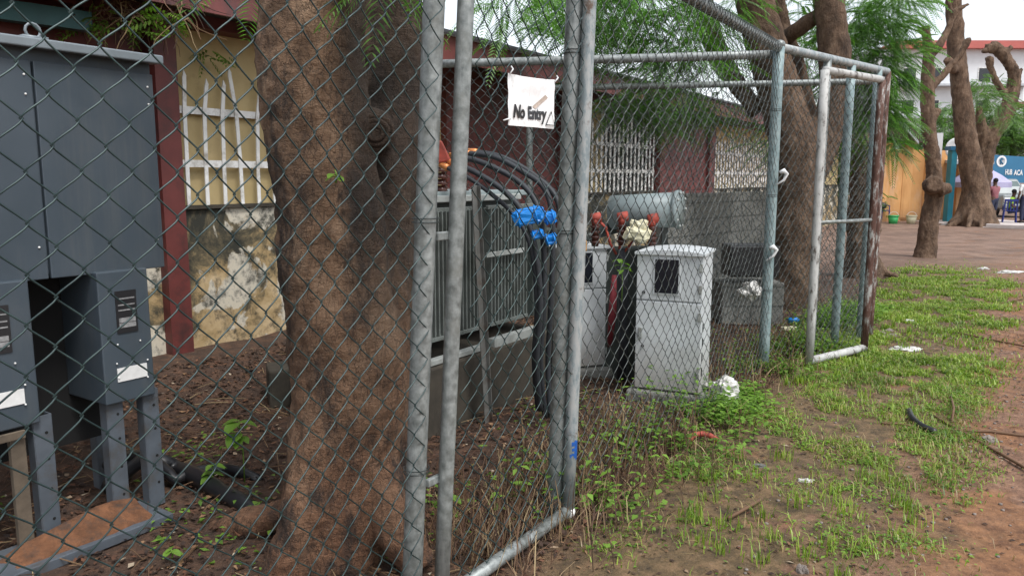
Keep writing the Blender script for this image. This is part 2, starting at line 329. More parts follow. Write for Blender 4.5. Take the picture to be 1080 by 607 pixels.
M['lime'] = simple('lime_cloth', (.36, .62, .06), .8, 0, .12, 8, .1)
M['tealcloth'] = simple('teal_cloth', (.01, .19, .23), .8, 0, .3, 8, .1)
M['navy'] = simple('navy_cloth', (.015, .02, .05), .8, 0, .2, 8, .1)
M['yellow'] = simple('yellow_cloth', (.7, .45, .05), .8, 0, .1, 8, 0)
M['bluechair'] = simple('blue_chair_plastic', (.015, .03, .2), .4, 0, .1, 8, 0)
M['darkred'] = simple('dark_red_cloth', (.16, .015, .022), .8, 0, .2, 8, 0)
# ------------------------------------------------------------------ world, light
w = bpy.data.worlds.new('World'); sc.world = w; w.use_nodes = True; t = w.node_tree
sky = t.nodes.new('ShaderNodeTexSky'); sky.sky_type = 'NISHITA'; sky.sun_disc = False; sky.sun_elevation = R(60); sky.sun_rotation = R(140)
sky.air_density = 1; sky.dust_density = 2.0; sky.ozone_density = 1
hs = t.nodes.new('ShaderNodeHueSaturation'); hs.inputs['Saturation'].default_value = .32
t.links.new(sky.outputs[0], hs.inputs['Color'])
bg = t.nodes['Background']; bg.inputs[1].default_value = .15; t.links.new(hs.outputs[0], bg.inputs[0])
sl = bpy.data.lights.new('sun', 'SUN'); sl.energy = 1.5; sl.angle = R(16); sl.color = (1, .985, .965); so = bpy.data.objects.new('sun', sl); COL.objects.link(so)
el, az = R(60), R(140); sd = Vector((math.sin(az)*math.cos(el), math.cos(az)*math.cos(el), math.sin(el)))
so.rotation_euler = (-sd).to_track_quat('-Z', 'Y').to_euler()
sc.view_settings.view_transform = 'Standard'; sc.view_settings.look = 'None'; sc.view_settings.exposure = EXPO = .84; sc.view_settings.gamma = 1
sc.view_settings.use_curve_mapping = False
sc.cycles.max_bounces = 6; sc.cycles.use_denoising = True
# ------------------------------------------------------------------ ground
def axis(lo, a, b, hi, fine, k=1.25):
    xs = list(np.arange(a, b, fine)); st = fine; q = xs[-1]
    while q < hi: st *= k; q += st; xs.append(q)
    st = fine; q = a; pre = []
    while q > lo: st *= k; q -= st; pre.append(q)
    return np.array(pre[::-1]+xs)
gx = axis(-400, -4, 7, 500, .07); gy = axis(-30, .8, 13, 900, .07)
V = []
for yv in gy:
    for xv in gx:
        V.append((xv, yv, hterr(xv, yv) if (-6 < xv < 14 and yv < 20) else 0))
nx, ny = len(gx), len(gy)
ii = np.arange(nx-1)[None, :]+nx*np.arange(ny-1)[:, None]; ii = ii.ravel()
ground = npmesh('ground', V, np.stack([ii, ii+1, ii+nx+1, ii+nx], 1), M['ground'], None, True, 'structure')
# ------------------------------------------------------------------ chain link mesh generator
def chain(name, fn, s0, s1, z0, z1, mat, parent, r=.0026, ns=5, pitch=.107, wob=.006, seed=0, label=None):
    p = pitch/2; nw = int((s1-s0)/p); nk = int((z1-z0)/p); sub = 5; V = []; Q = []
    ang = np.arange(ns)*2*PI/ns
    for i in range(nw):
        pts = []
        for k in range(nk):
            a0 = (i+k) % 2
            for j in range(sub if k < nk-1 else sub+1):
                tt = j/sub; cw = .38 if a0 == 1 else .10; e = (1-cw)*tt+cw*(.5-.5*math.cos(PI*tt))
                xx = (a0+(1-2*a0)*e); ext = r*1.5
                x_ = s0+i*p+xx*p+(xx-.5)*2*ext
                d_ = (1 if a0 == 1 else -1)*math.sin(PI*tt)**.5*r*1.5
                z_ = z1-(k+tt)*p
                wx = wob*noise.noise((x_*2.2+seed, z_*2.2, seed)); wz = wob*noise.noise((x_*2.0, z_*2.0, seed+9)); wd = 2.4*wob*noise.noise((x_*1.3, z_*1.1, seed+5))
                pts.append(fn(x_+wx, z_+wz, d_+wd))
        P = np.array(pts); m_ = len(P)
        T = np.gradient(P, axis=0); T /= np.linalg.norm(T, axis=1)[:, None]
        nn = np.array(fn(s0, 1, 1))-np.array(fn(s0, 1, 0)); A = nn-T*(T@nn)[:, None]; A /= np.linalg.norm(A, axis=1)[:, None]; B = np.cross(T, A)
        ring = P[:, None, :]+r*(A[:, None, :]*np.cos(ang)[None, :, None]+B[:, None, :]*np.sin(ang)[None, :, None])
        b = len(V)*0+sum(len(q) for q in V); V.append(ring.reshape(-1, 3))
        idx = b+np.arange(m_-1)[:, None]*ns+np.arange(ns)[None, :]; nxt = b+np.arange(m_-1)[:, None]*ns+(np.arange(ns)[None, :]+1) % ns
        Q.append(np.stack([idx, nxt, nxt+ns, idx+ns], 2).reshape(-1, 4))
    return npmesh(name, np.concatenate(V), np.concatenate(Q), mat, parent, True)
HF = 2.71
def pipe(name, a, b, r, mat, parent, n=16, bands=True, wig=0):
    a = Vector(a); b = Vector(b); mb = MB(); L = (b-a).length; k = max(2, int(L/.4))
    mb.tube([a.lerp(b, i/k)+Vector((wig*noise.noise((i*.7, a.x, 0)), wig*noise.noise((0, i*.7, a.y)), 0)) for i in range(k+1)], r, n)
    return mb.build(name, mat, parent, True)
# --- front fence (left of the gate, right of the gate) : one thing
ff = thing('chain_link_fence', 'tall chain-link fence of teal-green wire on galvanised posts, closest to the viewer', 'fence', F0)
chain('wire_mesh', lambda s, z, o: F(s, z, o+.045), -3.4, -1.0, .02, 2.95, M['wire'], ff, r=.0022, ns=6, wob=.014, seed=1)
chain('wire_mesh', lambda s, z, o: F(s, z, o+.045), .16, 3.53, .0, HF, M['wire2'], ff, r=.0022, ns=5, wob=.014, seed=2)
pA = pipe('post', F(-1.033, -.1), F(-1.033, 3.0), .037, M['galv'], ff); pipe('post', F(.02, -.1, -.0), F(.02, 3.0, 0), .043, M['galv'], ff)
pipe('post', F(3.55, -.1), F(3.55, HF+.01), .045, M['bpipe'], ff)
pipe('post', F(-3.45, -.1), F(-3.45, 3.0), .037, M['galv'], ff)
pipe('top_rail', F(.1, HF), F(3.53, HF-.01), .034, M['galv'], ff)
mb = MB(); mb.ball(F(3.55, HF+.02), .05, 12, 8, (1, 1, .8)); mb.build('post_cap', M['galv'], ff, True)
# tie wires wound round the top rail, tension wires
mb = MB()
for i in range(60):
    s = .15+i*.056; c0 = F(s, HF, 0); pts = []
    for j in range(9):
        q = j/8*2*PI*1.1; pts.append(c0+N*math.cos(q)*.042+Vector((0, 0, 1))*math.sin(q)*.042+U*(j*.006))
    mb.tube(pts, .0028, 4, False)
mb.build('tie_wires', M['wire2'], ff, True)
for (s, za) in ((-1.033, .6), (-1.033, 1.5), (.02, .75), (.02, 1.4), (.02, 2.2), (3.55, .7), (3.55, 1.5), (3.55, 2.2)):
    for q in range(2):
        c0 = F(s, za+q*.014); mb = MB(); mb.tube([c0+N*math.cos(a)*.047+U*math.sin(a)*.047 for a in [k*PI/5 for k in range(11)]], .0022, 4, False); mb.build('post_tie', M['wire2'], ff, True)
# blue paint mark on right gate stile
# --- gate
gt = thing('chain_link_gate', 'narrow closed chain-link gate in a pipe frame, carrying the small sign', 'gate', F(-.4, 0, .09))
go = .085
pipe('gate_stile', F(-.925, .06, go-.03), F(-.925, 2.95, go-.03), .029, M['galv'], gt)
pipe('gate_stile', F(.012, .06, go-.01), F(.012, 2.95, go-.01), .030, M['ppipe'], gt)
pipe('bottom_rail', F(-.915, .06, go-.03), F(.012, .075, go-.01), .028, M['galv'], gt)
mb = MB(); mb.ball(F(.012, .07, go-.01), .036, 12, 8); mb.build('elbow', M['whitebar'], gt, True)
chain('wire_mesh', lambda s, z, o: F(s, z, o+go-.0), -.89, .0, .09, 2.9, M['wire'], gt, r=.0023, ns=5, wob=.018, seed=3)
rb = random.Random(4)
for (a0, a1, z0_, z1_) in ((.2, 1.9, .375, .392), (.5, 1.5, .34, .43), (.9, 2.2, .352, .366), (.1, 1.0, .40, .412), (1.2, 2.0, .405, .425)):
    mb = MB(); vs = []; c_ = 9
    for k in range(c_):
        a = a0+(a1-a0)*k/(c_-1)-1.05; jit = rb.uniform(-.008, .008)
        for z in (z0_+jit, z1_+jit*.5): vs.append(F(.012, z, go-.01)+(N*math.cos(a)-U*math.sin(a)*1.0)*.0308)
    mb.add(vs, [(2*k, 2*k+2, 2*k+3, 2*k+1) for k in range(c_-1)]); mb.build('paint_mark', M['bluepaint'], gt, True)
for za in (.55, 1.45, 2.3):                         # hinge straps
    mb = MB(); c0 = F(-.955, za, .03); mb.box(c0, (.10, .018, .03), U, N); mb.build('hinge', M['galv'], gt, bevel=.004)
# --- padlock
c0 = F(.09, 1.33, go+.03)
pk = thing('padlock', 'small brass padlock with steel shackle hanging on the gate latch', 'padlock', c0)
c0 = dp(614, 259, F(.09, 1.3, go).y-.03)
mb = MB(); mb.box(c0, (.042, .018, .052)); mb.build('lock_body', M['brass'], pk, bevel=.005)
mb = MB(); mb.tube([c0+Vector((-.014, 0, .02)), c0+Vector((-.015, 0, .07)), c0+Vector((-.008, 0, .085)), c0+Vector((.004, 0, .085)), c0+Vector((.012, 0, .07)), c0+Vector((.013, 0, .045))], .0042, 8); mb.build('shackle', M['steel'], pk, True)
# --- No Entry sign, hung on the gate mesh
def onfence(px, py, off):
    n = N; d = ray(px, py); p0 = F(-.3, 1.5, off); tt = (p0-E0).dot(n)/d.dot(n); return E0+d*tt
SO = go+.034
tl, tr, bl, br = onfence(536, 77, SO), onfence(585, 84, SO), onfence(536, 132, SO), onfence(584, 136, SO)
sg = thing('no_entry_sign', 'creased white plastic sheet reading No Entry, tied to the gate mesh', 'sign', bl.lerp(br, .5))
ex = (br-bl).normalized(); wS = (br-bl).length; hS = (tl-bl).length
V = []; Q = []
nu, nv = 24, 24
def sgp(u, v_, o=0):
    p = bl.lerp(br, u).lerp(tl.lerp(tr, u), v_)
    e = .006*noise.noise((u*3, v_*2, 4))+.004*noise.noise((u*9, v_*4, 1))
    return p+N*(e+o)+Vector((0, 0, -.012*4*u*(1-u)*v_*.4))
for k_, o in ((0, 0), (1, -.0015)):
    for j in range(nv+1):
        for i in range(nu+1): V.append(sgp(i/nu, j/nv, o))
for k_ in range(2):
    for j in range(nv):
        for i in range(nu):
            a = k_*(nu+1)*(nv+1)+j*(nu+1)+i; q = (a, a+1, a+nu+2, a+nu+1); Q.append(q if k_ == 0 else q[::-1])
npmesh('sheet', V, Q, M['sign'], sg, True)
def textmesh(txt, size, ext=0.0, bold=.0):
    cu = bpy.data.curves.new('t', 'FONT'); cu.body = txt; cu.size = size; cu.offset = bold; cu.extrude = ext; cu.align_x = 'LEFT'; cu.resolution_u = 3
    o = bpy.data.objects.new('t', cu); COL.objects.link(o); dg = bpy.context.evaluated_depsgraph_get(); me = bpy.data.meshes.new_from_object(o.evaluated_get(dg))
    vs = [v.co.copy() for v in me.vertices]; fs = [tuple(p.vertices) for p in me.polygons]; bpy.data.objects.remove(o); bpy.data.meshes.remove(me); return vs, fs
def sgtext(txt, u0, v0, uw, vh, mat, nm, squash=True):
    vs, fs = textmesh(txt, 1, 0, .045); mx = max(v.x for v in vs); mn = min(v.x for v in vs); ym = max(v.y for v in vs); yn = 0 if txt != 'x' else min(v.y for v in vs)
    P = [sgp(u0+(v.x-mn)/(mx-mn)*uw, v0+v.y/ym*vh, .0035) for v in vs]
    mb = MB(); mb.add(P, fs); mb.build(nm, mat, sg)
sgtext('No Entry', .09, .17, .72, .25, M['ink'], 'lettering')
mb = MB(); mb.tube([sgp(*q, .005) for q in ((.80, .07), (.90, .34), (.99, .07), (.80, .07))], .0022, 5, False); mb.build('warning_triangle', M['ink'], sg)
mb = MB(); mb.add([sgp(*q, .003) for q in ((.5, .42), (.56, .38), (.84, .62), (.78, .68))], [(0, 1, 2, 3)]); mb.build('faded_mark', M['fade'], sg)
for a, b in ((sgp(.02, .98, .004), onfence(539, 70, SO)), (sgp(.98, .95, .004), onfence(587, 80, SO)), (sgp(.02, .12, .004), onfence(531, 127, SO))):
    mid = (a+b)/2+Vector((.01, 0, .004)); mb = MB(); mb.tube([a, mid, b], .0032, 5); mb.build('tie', M['rope'], sg, True)
# --- second stretch of fence B, with posts, from the blue-grey corner post
P0 = F(3.55, 0)+Vector((0, 0, 0)); UB = Vector((.741, .671, 0)); NB = Vector((.671, -.741, 0))
def FB(s, z, o=0): return P0+Vector((lean(3.5)*HF, 0, 0))*(z/HF)+UB*s+NB*o+Vector((0, 0, z))
fb = thing('chain_link_fence', 'weathered chain-link fence running on from the blue-grey corner post behind the open gate', 'fence', FB(.1, 0))
pipe('post', FB(.86, -.1), FB(.86, HF), .035, M['galv'], fb); pipe('post', FB(1.34, -.1), FB(1.34, HF-.02), .04, M['bpipe'], fb)
pipe('post', FB(1.93, -.1), FB(1.93, HF), .04, M['bpipe'], fb); pipe('post', FB(2.14, -.1), FB(2.14, HF), .04, M['rpipe'], fb)
pipe('top_rail', FB(.02, HF+.0), FB(2.14, HF-.0), .037, M['ppipe'], fb)
chain('wire_mesh', lambda s, z, o: FB(s, z, o+.02), .06, 2.12, .0, HF, M['wire2'], fb, r=.0025, ns=4, seed=5)
# --- open gate leaf
G0 = gp(853, 386, .0); G1 = gp(911, 373, .0); UG = (G1-G0).normalized(); LG = (G1-G0).length; NG = Vector((UG.y, -UG.x, 0))
def FG(s, z, o=0): return G0+UG*s+NG*o+Vector((-.002*z, 0, z))
g2 = thing('chain_link_gate', 'open gate leaf with whitish hinge pipe and rusty brown outer pipe', 'gate', G0)
ZG = 2.55
pipe('gate_stile', FG(0, .03), FG(0, ZG), .036, M['wpipe'], g2); pipe('gate_stile', FG(LG, .06), FG(LG, ZG-.02), .034, M['rpipe'], g2)
pipe('bottom_rail', FG(0, .05), FG(LG, .06), .036, M['wpipe'], g2); pipe('top_rail', FG(0, ZG), FG(LG, ZG-.02), .032, M['wpipe'], g2); pipe('middle_rail', FG(0, 1.27), FG(LG, 1.27), .017, M['galv'], g2)
chain('wire_mesh', lambda s, z, o: FG(s, z, o-.02), .03, LG-.02, .08, ZG, M['wire2'], g2, r=.0023, ns=4, seed=6)
# --- cross fences behind
def cross(A, B, h, nm, lab, cat, seed, r=.034, posts=(0, 1)):
    A = Vector(A); B = Vector(B); d = (B-A); L = d.length; d.normalize(); n = Vector((d.y, -d.x, 0))
    o = thing(nm, lab, cat, A)
    fn = lambda s, z, q: A+d*s+n*q+Vector((0, 0, z))
    pipe('top_rail', fn(0, h, 0), fn(L, h, 0), r, M['galv'], o)
    for q in posts: pipe('post', fn(L*q, -.1, 0), fn(L*q, h, 0), .038, M['galv'], o)
    chain('wire_mesh', fn, .03, L-.03, .02, h, M['wire2'], o, r=.0024, ns=4, seed=seed); return o
cross((2.16, 6.47, 0), (-.75, 7.0, 0), 2.66, 'chain_link_fence', 'chain-link cross fence right behind the transformer and the pale cabinets', 'fence', 11, .036, (1,))
cross((3.95, 8.2, 0), (.2, 8.85, 0), 2.66, 'chain_link_fence', 'rearmost chain-link cross fence, in front of the forked tree', 'fence', 12, .034, (1,))
# white rag / rope bits on blue post
mb = MB(); c0 = F(3.55, 0, .05); 
for (px, py, r_) in ((826, 182, .022), (815, 262, .024)):
    q = dp(px, py, 6.35); mb = MB(); mb.tube([q+Vector((-.03, 0, 0)), q+Vector((0, -.01, .015)), q+Vector((.03, 0, -.01)), q+Vector((.01, 0, -.06)), q+Vector((-.05, 0, -.10))], [r_*.6, r_, r_*.8, r_*.5, .006], 7)
    tag(mb.build('tied_rag', M['rope'], None, True), 'white rag knotted '+('high' if py < 200 else 'at waist height')+' on the blue-grey corner post', 'rag')
# ------------------------------------------------------------------ switchgear pillar at left
B0 = gp(170, 527, .03); UB0 = U; NB0 = N
def W(s, n_, z): return Vector((B0.x, B0.y, 0))+UB0*s+NB0*n_+Vector((0, 0, z))
sw = thing('switchgear_cabinet', 'large dark grey electrical cabinet on legs with pale lid and two hung meter boxes', 'electrical cabinet', W(-.6, -.2, 0))
zt, zb = 2.20, 1.235
def wbox(nm, s0, s1, n0, n1, z0, z1, mat, par, bev=.006, lab=None):
    mb = MB(); mb.box(W((s0+s1)/2, (n0+n1)/2, (z0+z1)/2), (s1-s0, n1-n0, z1-z0), UB0, NB0*-1, (0, 0, 1)); o = mb.build(nm, mat, par, bevel=bev)
    if lab: o['label'] = lab
    return o
wbox('body', -1.75, .10, -.5, -.012, zb, zt, M['cab'], sw)
for a, b in ((-.435, .096), (-.99, -.446), (-1.60, -1.0)):
    d = wbox('door', a, b, -.012, .012, zb-.02, zt-.06, M['cab'], sw, .004)
    for zz in (zb+.12, zt-.12, zt-.2): mb = MB(); mb.ball(W(b-.03, .014, zz), .005, 8, 5); mb.build('rivet', M['sticker'], d, True)
mb = MB(); mb.prism([W(-1.8, -.55, zt+.03), W(-1.8, .06, zt-.012), W(-1.8, .06, zt+.028), W(-1.8, -.55, zt+.10)], UB0*1.93); mb.build('lid', M['cablite'], sw, bevel=.006)
mb = MB(); q = W(-.42, .0, zt+.035); mb.tube([q+UB0*.03*math.cos(a)+Vector((0, 0, .03+.03*math.sin(a))) for a in [k*PI/6 for k in range(13)]], .006, 6, False); mb.box(q, (.1, .05, .014), UB0, NB0*-1); mb.build('lifting_eye', M['cablite'], sw, True)
for (a, b) in ((-.262, -.02), (-.83, -.548)):
    bx = wbox('meter_box', a, b, -.30, .05, .60, 1.225, M['cab'], sw, .006)
    pl = wbox('nameplate', (a+b)/2-.045, (a+b)/2+.055, .051, .055, .93, 1.13, M['plate'], bx, 0)
    for i, z in enumerate((.955, .98, 1.035, 1.06, 1.09)): wbox('print', (a+b)/2-.035, (a+b)/2+.045, .0556, .0566, z, z+(.022 if i < 2 else .006), M['platetext'], bx, 0)
    wbox('label_strip', (a+b)/2-.06, (a+b)/2+.085, .051, .0545, .70, .765, M['sticker'], bx, 0)
    for u_, z in ((-.05, .88), (.06, .88), (-.06, .79), (.09, .78), (.085, .695), (-.055, .72)): mb = MB(); mb.ball(W((a+b)/2+u_, .056, z), .0045, 8, 5); mb.build('screw', M['sticker'], bx, True)
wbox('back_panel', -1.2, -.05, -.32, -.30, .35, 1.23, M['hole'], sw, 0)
for s_, n_ in ((-.03, .02), (-.21, .02), (-.53, .02), (-.80, .02), (-.05, -.42), (-.75, -.42)):   # channel legs with holes
    mb = MB(); w_ = .075
    mb.box(W(s_, n_, .32), (w_, .006, .60), UB0, NB0*-1); mb.box(W(s_-w_/2, n_-.03, .32), (.006, .06, .60), UB0, NB0*-1); mb.box(W(s_+w_/2, n_-.03, .32), (.006, .06, .60), UB0, NB0*-1)
    lg = mb.build('leg', M['cableg'], sw, bevel=.001)
    for z in (.14, .28, .42, .54): mb = MB(); mb.tube([W(s_+.012, n_+.0035, z), W(s_+.012, n_+.0045, z)], .007, 8); mb.build('bolt_hole', M['hole'], lg)
lg = wbox('leg', -.675, -.615, .02, .05, .03, .58, M['soilbrown'], sw, .003); lg['label'] = 'unpainted brown timber leg'
wbox('timber_strip', -.80, -.62, .055, .07, .555, .59, M['soilbrown'], sw, .003)
wbox('base_frame', -1.7, -.07, -.06, .22, .0, .045, M['cableg'], sw, .004)
mb = MB(); pts = []
for i in range(25):
    s_ = -1.3+i*(1.15/24)
    for j in range(9):
        n_ = .05+j*.155/8+.03*math.sin(s_*9)*(1-j/8); k = max(0, math.sin(PI*min(1, max(0, (s_+.75)/.72)))**.7)*(max(0, 1-j/8)*.10+.008)-.012
        pts.append(W(s_, n_-.01, .052+k+.018*noise.noise((s_*9, n_*12, 0))-(.012 if j in (0, 8) else 0)))
mb.add(pts, [(i*9+j, i*9+j+1, (i+1)*9+j+1, (i+1)*9+j) for i in range(24) for j in range(8)])
tag(mb.build('sand_heap', M['orangesoil'], None, True), 'orange sand spilled over the foot rail of the dark grey cabinet', 'sand')
for i, (zz, rr) in enumerate(((.10, .045), (.16, .03))):
    mb = MB(); a = gp(130, 500-i*12, .12); pts = [W(-.15, -.2, .1+i*.12), gp(150, 484-i*4, .12), gp(185, 494+i*12, .05), gp(235, 520-i*26, .03), gp(275, 548-i*40, -.02)]
    P = [pts[0]]; 
    for k in range(len(pts)-1):
        for j in range(1, 7):
            tt = j/6; P.append(pts[k].lerp(pts[k+1], tt)+Vector((0, 0, .02*math.sin(PI*tt))))
    mb.tube(P, [rr*(1+.05*(q % 2)) for q in range(len(P))], 12)
    tag(mb.build('cable_duct', M['black'], None, True), 'thick black ribbed cable duct nearer the viewer, trailing from the dark grey cabinet' if i == 0 else 'thinner black cable lying behind the ribbed duct beside the dark grey cabinet', 'cable duct')
# ------------------------------------------------------------------ trees
def limbs(name, Ls, mat, parent, voxel=.02, disp=.03, dsize=.25, n=14):
    mb = MB()
    for pts, rad in Ls:
        P = [Vector(p) for p in pts]; Q, Rr = [], []
        m_ = len(P)
        for k in range(m_-1):            # catmull-rom
            p0 = P[max(k-1, 0)]; p1 = P[k]; p2 = P[k+1]; p3 = P[min(k+2, m_-1)]; st = 5
            for j in range(st):
                tt = j/st; Q.append(.5*((2*p1)+(p2-p0)*tt+(2*p0-5*p1+4*p2-p3)*tt**2+(3*p1-p0-3*p2+p3)*tt**3)); Rr.append(rad[k]*(1-tt)+rad[k+1]*tt)
        Q.append(P[-1]); Rr.append(rad[-1]); mb.tube(Q, Rr, n)
    o = mb.build(name, mat, parent, True)
    r = o.modifiers.new('fuse', 'REMESH'); r.mode = 'VOXEL'; r.voxel_size = voxel; r.use_smooth_shade = True
    s = o.modifiers.new('soft', 'SMOOTH'); s.iterations = 4
    for i, (st, sz) in enumerate(((disp, dsize), (disp*.35, dsize*.25))):
        tx = bpy.data.textures.new(name+str(i), 'CLOUDS'); tx.noise_scale = sz; tx.noise_depth = 3
        d = o.modifiers.new('d', 'DISPLACE'); d.texture = tx; d.strength = st; d.mid_level = .5; d.texture_coords = 'GLOBAL'
    return o
def fronds(name, cl, mat, parent, L=.42, npin=11, seed=0, width=.5, pl=.26):
    """feathery twice-divided leaves; cl: (centre, radius vec, count, droop)"""
    rng = np.random.default_rng(seed); VV = []; FF = []; b = 0
    for c, rad, cnt, droop in cl:
        c = np.array(c)
        for _ in range(cnt):
            d = rng.normal(size=3); d /= np.linalg.norm(d); o = c+d*np.array(rad)*rng.random()**.45
            dr = np.array([d[0]+rng.normal()*.5, d[1]+rng.normal()*.5, rng.normal()*.35-droop*.4]); dr /= np.linalg.norm(dr)
            side = np.cross(dr, [0, 0, 1]); side /= np.linalg.norm(side)+1e-9; up = np.cross(side, dr)
            roll = rng.normal()*.5; side, up = side*math.cos(roll)+up*math.sin(roll), up*math.cos(roll)-side*math.sin(roll)
            LL = L*(.7+.6*rng.random())
            for k in range(npin):
                t_ = (k+.6)/npin; p = o+dr*LL*t_+np.array([0, 0, -droop*LL*.5*t_*t_]); ln = LL*pl*math.sin(PI*(.12+.8*t_))**.7
                for sg_ in (-1, 1):
                    q = side*sg_*.9+dr*.45+np.array([0, 0, -.25*droop-.1]); q /= np.linalg.norm(q)
                    wv = dr*(LL/npin*width*.5)
                    m1 = p+q*ln*.5+up*ln*.03; tip = p+q*ln+np.array([0, 0, -.12*ln])
                    VV += [p, m1+wv, tip, m1-wv]; FF.append((b, b+1, b+2, b+3)); b += 4
    return npmesh(name, VV, FF, mat, parent)
# near tree, right behind the fence
D1 = 3.25
def T(px, py, Y=D1): return dp(px, py, Y)
t1 = thing('tree', 'thick brown twin-stemmed trunk close behind the front fence, beside the dark grey cabinet', 'tree', gp(360, 575))
K = D1*1.0/800
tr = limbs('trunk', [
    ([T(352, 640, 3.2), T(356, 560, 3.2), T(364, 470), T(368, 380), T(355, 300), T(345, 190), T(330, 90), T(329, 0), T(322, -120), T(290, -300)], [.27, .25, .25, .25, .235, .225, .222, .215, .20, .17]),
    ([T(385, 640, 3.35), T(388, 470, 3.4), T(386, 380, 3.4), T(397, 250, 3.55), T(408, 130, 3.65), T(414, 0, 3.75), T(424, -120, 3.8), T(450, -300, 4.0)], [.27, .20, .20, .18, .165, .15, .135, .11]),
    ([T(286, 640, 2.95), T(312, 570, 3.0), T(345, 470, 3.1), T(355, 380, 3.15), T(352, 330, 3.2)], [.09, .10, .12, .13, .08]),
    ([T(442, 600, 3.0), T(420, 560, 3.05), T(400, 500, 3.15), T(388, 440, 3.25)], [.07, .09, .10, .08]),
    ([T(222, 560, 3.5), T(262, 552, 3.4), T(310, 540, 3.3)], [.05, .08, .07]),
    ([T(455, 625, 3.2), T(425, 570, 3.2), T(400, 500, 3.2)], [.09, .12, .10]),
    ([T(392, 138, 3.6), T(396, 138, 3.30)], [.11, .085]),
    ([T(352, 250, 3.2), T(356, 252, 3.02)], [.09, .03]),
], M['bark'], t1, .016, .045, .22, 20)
mb = MB()
for rr, dd in ((.075, 0), (.055, .012), (.032, .018)):
    c0 = T(396, 140, 3.22-dd); mb.tube([c0+Vector((rr*math.cos(a), 0, rr*.9*math.sin(a))) for a in [k*PI/8 for k in range(17)]], .012, 6, False)
mb.build('branch_scar', M['bark'], t1, True)
fronds('crown', [(T(330, -60, 3.6), (.9, .7, .15), 26, .5), (T(405, -42, 3.0), (.12, .1, .08), 12, .7), (T(420, -50, 3.1), (.15, .2, .1), 10, .5), (T(520, -45, 4.2), (.32, .4, .2), 26, .9), (T(100, -420, 5.5), (1.4, 1.2, .5), 30, .6), (T(420, -400, 5.2), (1.5, 1.4, .5), 40, .6)], M['frond'], t1, .30, 16, 1)
# sprout on the trunk
# forked tree beyond the enclosure
t2 = thing('tree', 'big forked brown tree behind the fence corner with drooping feathery leaves', 'tree', gp(838, 335))
D2 = 9.6
def T2(px, py, Y=D2): return dp(px, py, Y)
limbs('trunk', [
    ([T2(838, 350), T2(838, 300), T2(840, 230), T2(840, 165), T2(826, 110), T2(808, 50), T2(795, 0), T2(780, -70), T2(750, -160)], [.36, .30, .28, .30, .26, .235, .22, .21, .18]),
    ([T2(845, 200), T2(868, 150), T2(880, 100), T2(880, 50), T2(874, 0), T2(865, -80), T2(880, -170)], [.22, .20, .20, .19, .17, .16, .14]),
    ([T2(850, 190, 10), T2(852, 130, 10.1), T2(838, 70, 10.2), T2(822, 20, 10.3), T2(812, -60, 10.4)], [.16, .14, .13, .12, .1]),
    ([T2(842, 70, 10.3), T2(820, 52, 10.4), T2(835, 35, 10), T2(868, 12, 9.8), T2(890, -20, 9.8)], [.06, .08, .10, .09, .08]),
    ([T2(800, 120, 9.9), T2(765, 70, 10), T2(745, 20, 10), T2(735, -50, 10)], [.10, .14, .12, .10]),
    ([T2(795, 345, 9.5), T2(822, 320), T2(835, 280)], [.09, .16, .1]), ([T2(885, 340, 9.5), T2(858, 318), T2(845, 280)], [.08, .15, .1]),
], M['bark2'], t2, .035, .07, .4, 14)
cl = []
rr = random.Random(3)
for (px, py, Y, r, n_) in [(640, 15, 8.6, .42, 60), (690, 50, 8.8, .36, 34), (645, 45, 9, .32, 26), (725, 25, 9, .42, 50), (665, 10, 8.8, .4, 40), (620, -5, 8.2, .38, 60), (600, 20, 9.0, .3, 26), (715, 60, 9, .4, 40), (540, 5, 7.5, .3, 26), (745, 65, 9, .3, 20), (690, 0, 9, .4, 30), (760, 15, 9.4, .5, 30),
                           (705, 100, 10.2, .4, 40), (655, 112, 9.6, .26, 30), (720, 112, 10, .33, 40), (752, 118, 10.2, .3, 26), (675, 100, 9.5, .3, 26), (690, 128, 9.8, .18, 10), (850, 45, 11, .6, 60), (905, 25, 10.8, .5, 80), (920, 70, 11, .42, 66), (912, 115, 11.2, .40, 66), (946, 50, 11.2, .26, 26), (940, 150, 11.3, .24, 20), (948, 0, 11, .32, 36),
                           (938, 25, 11.2, .36, 44), (938, 118, 11.4, .22, 20), (938, 80, 11.3, .26, 26), (895, 85, 11.5, .45, 60), (880, 130, 12, .4, 50), (835, 145, 12, .6, 60), (940, -30, 10.5, .6, 50), (850, -20, 11, 1, 50), (780, -60, 9.5, 1.2, 40), (680, -70, 9, 1, 30), (700, -200, 9, 1.4, 30), (870, -190, 10, 1.6, 30)]:
    cl.append((dp(px, py, Y), (r, r, r*.75), int(n_*(2.0 if px > 780 else 1.5)), .8))
fronds('crown', cl, M['frond'], t2, .40, 20, 2, .8, .17)
# cut trunk right of fence
t3 = thing('tree', 'short thick pollarded trunk with a swollen top just past the rusty gate pipe', 'tree', gp(910, 292))
D3 = gp(910, 292).y
limbs('trunk', [([dp(908, 300, D3), dp(909, 270, D3), dp(911, 230, D3), dp(912, 190, D3), dp(911, 160, D3), dp(909, 140, D3)], [.36, .27, .25, .24, .27, .15]),
                ([dp(948, 292, D3-.2), dp(930, 285, D3), dp(916, 262, D3)], [.04, .09, .1]), ([dp(920, 165, D3-.2), dp(913, 175, D3)], [.15, .16]), ([dp(905, 152, D3-.1), dp(899, 144, D3-.1)], [.14, .12])], M['bark2'], t3, .035, .1, .3, 12)
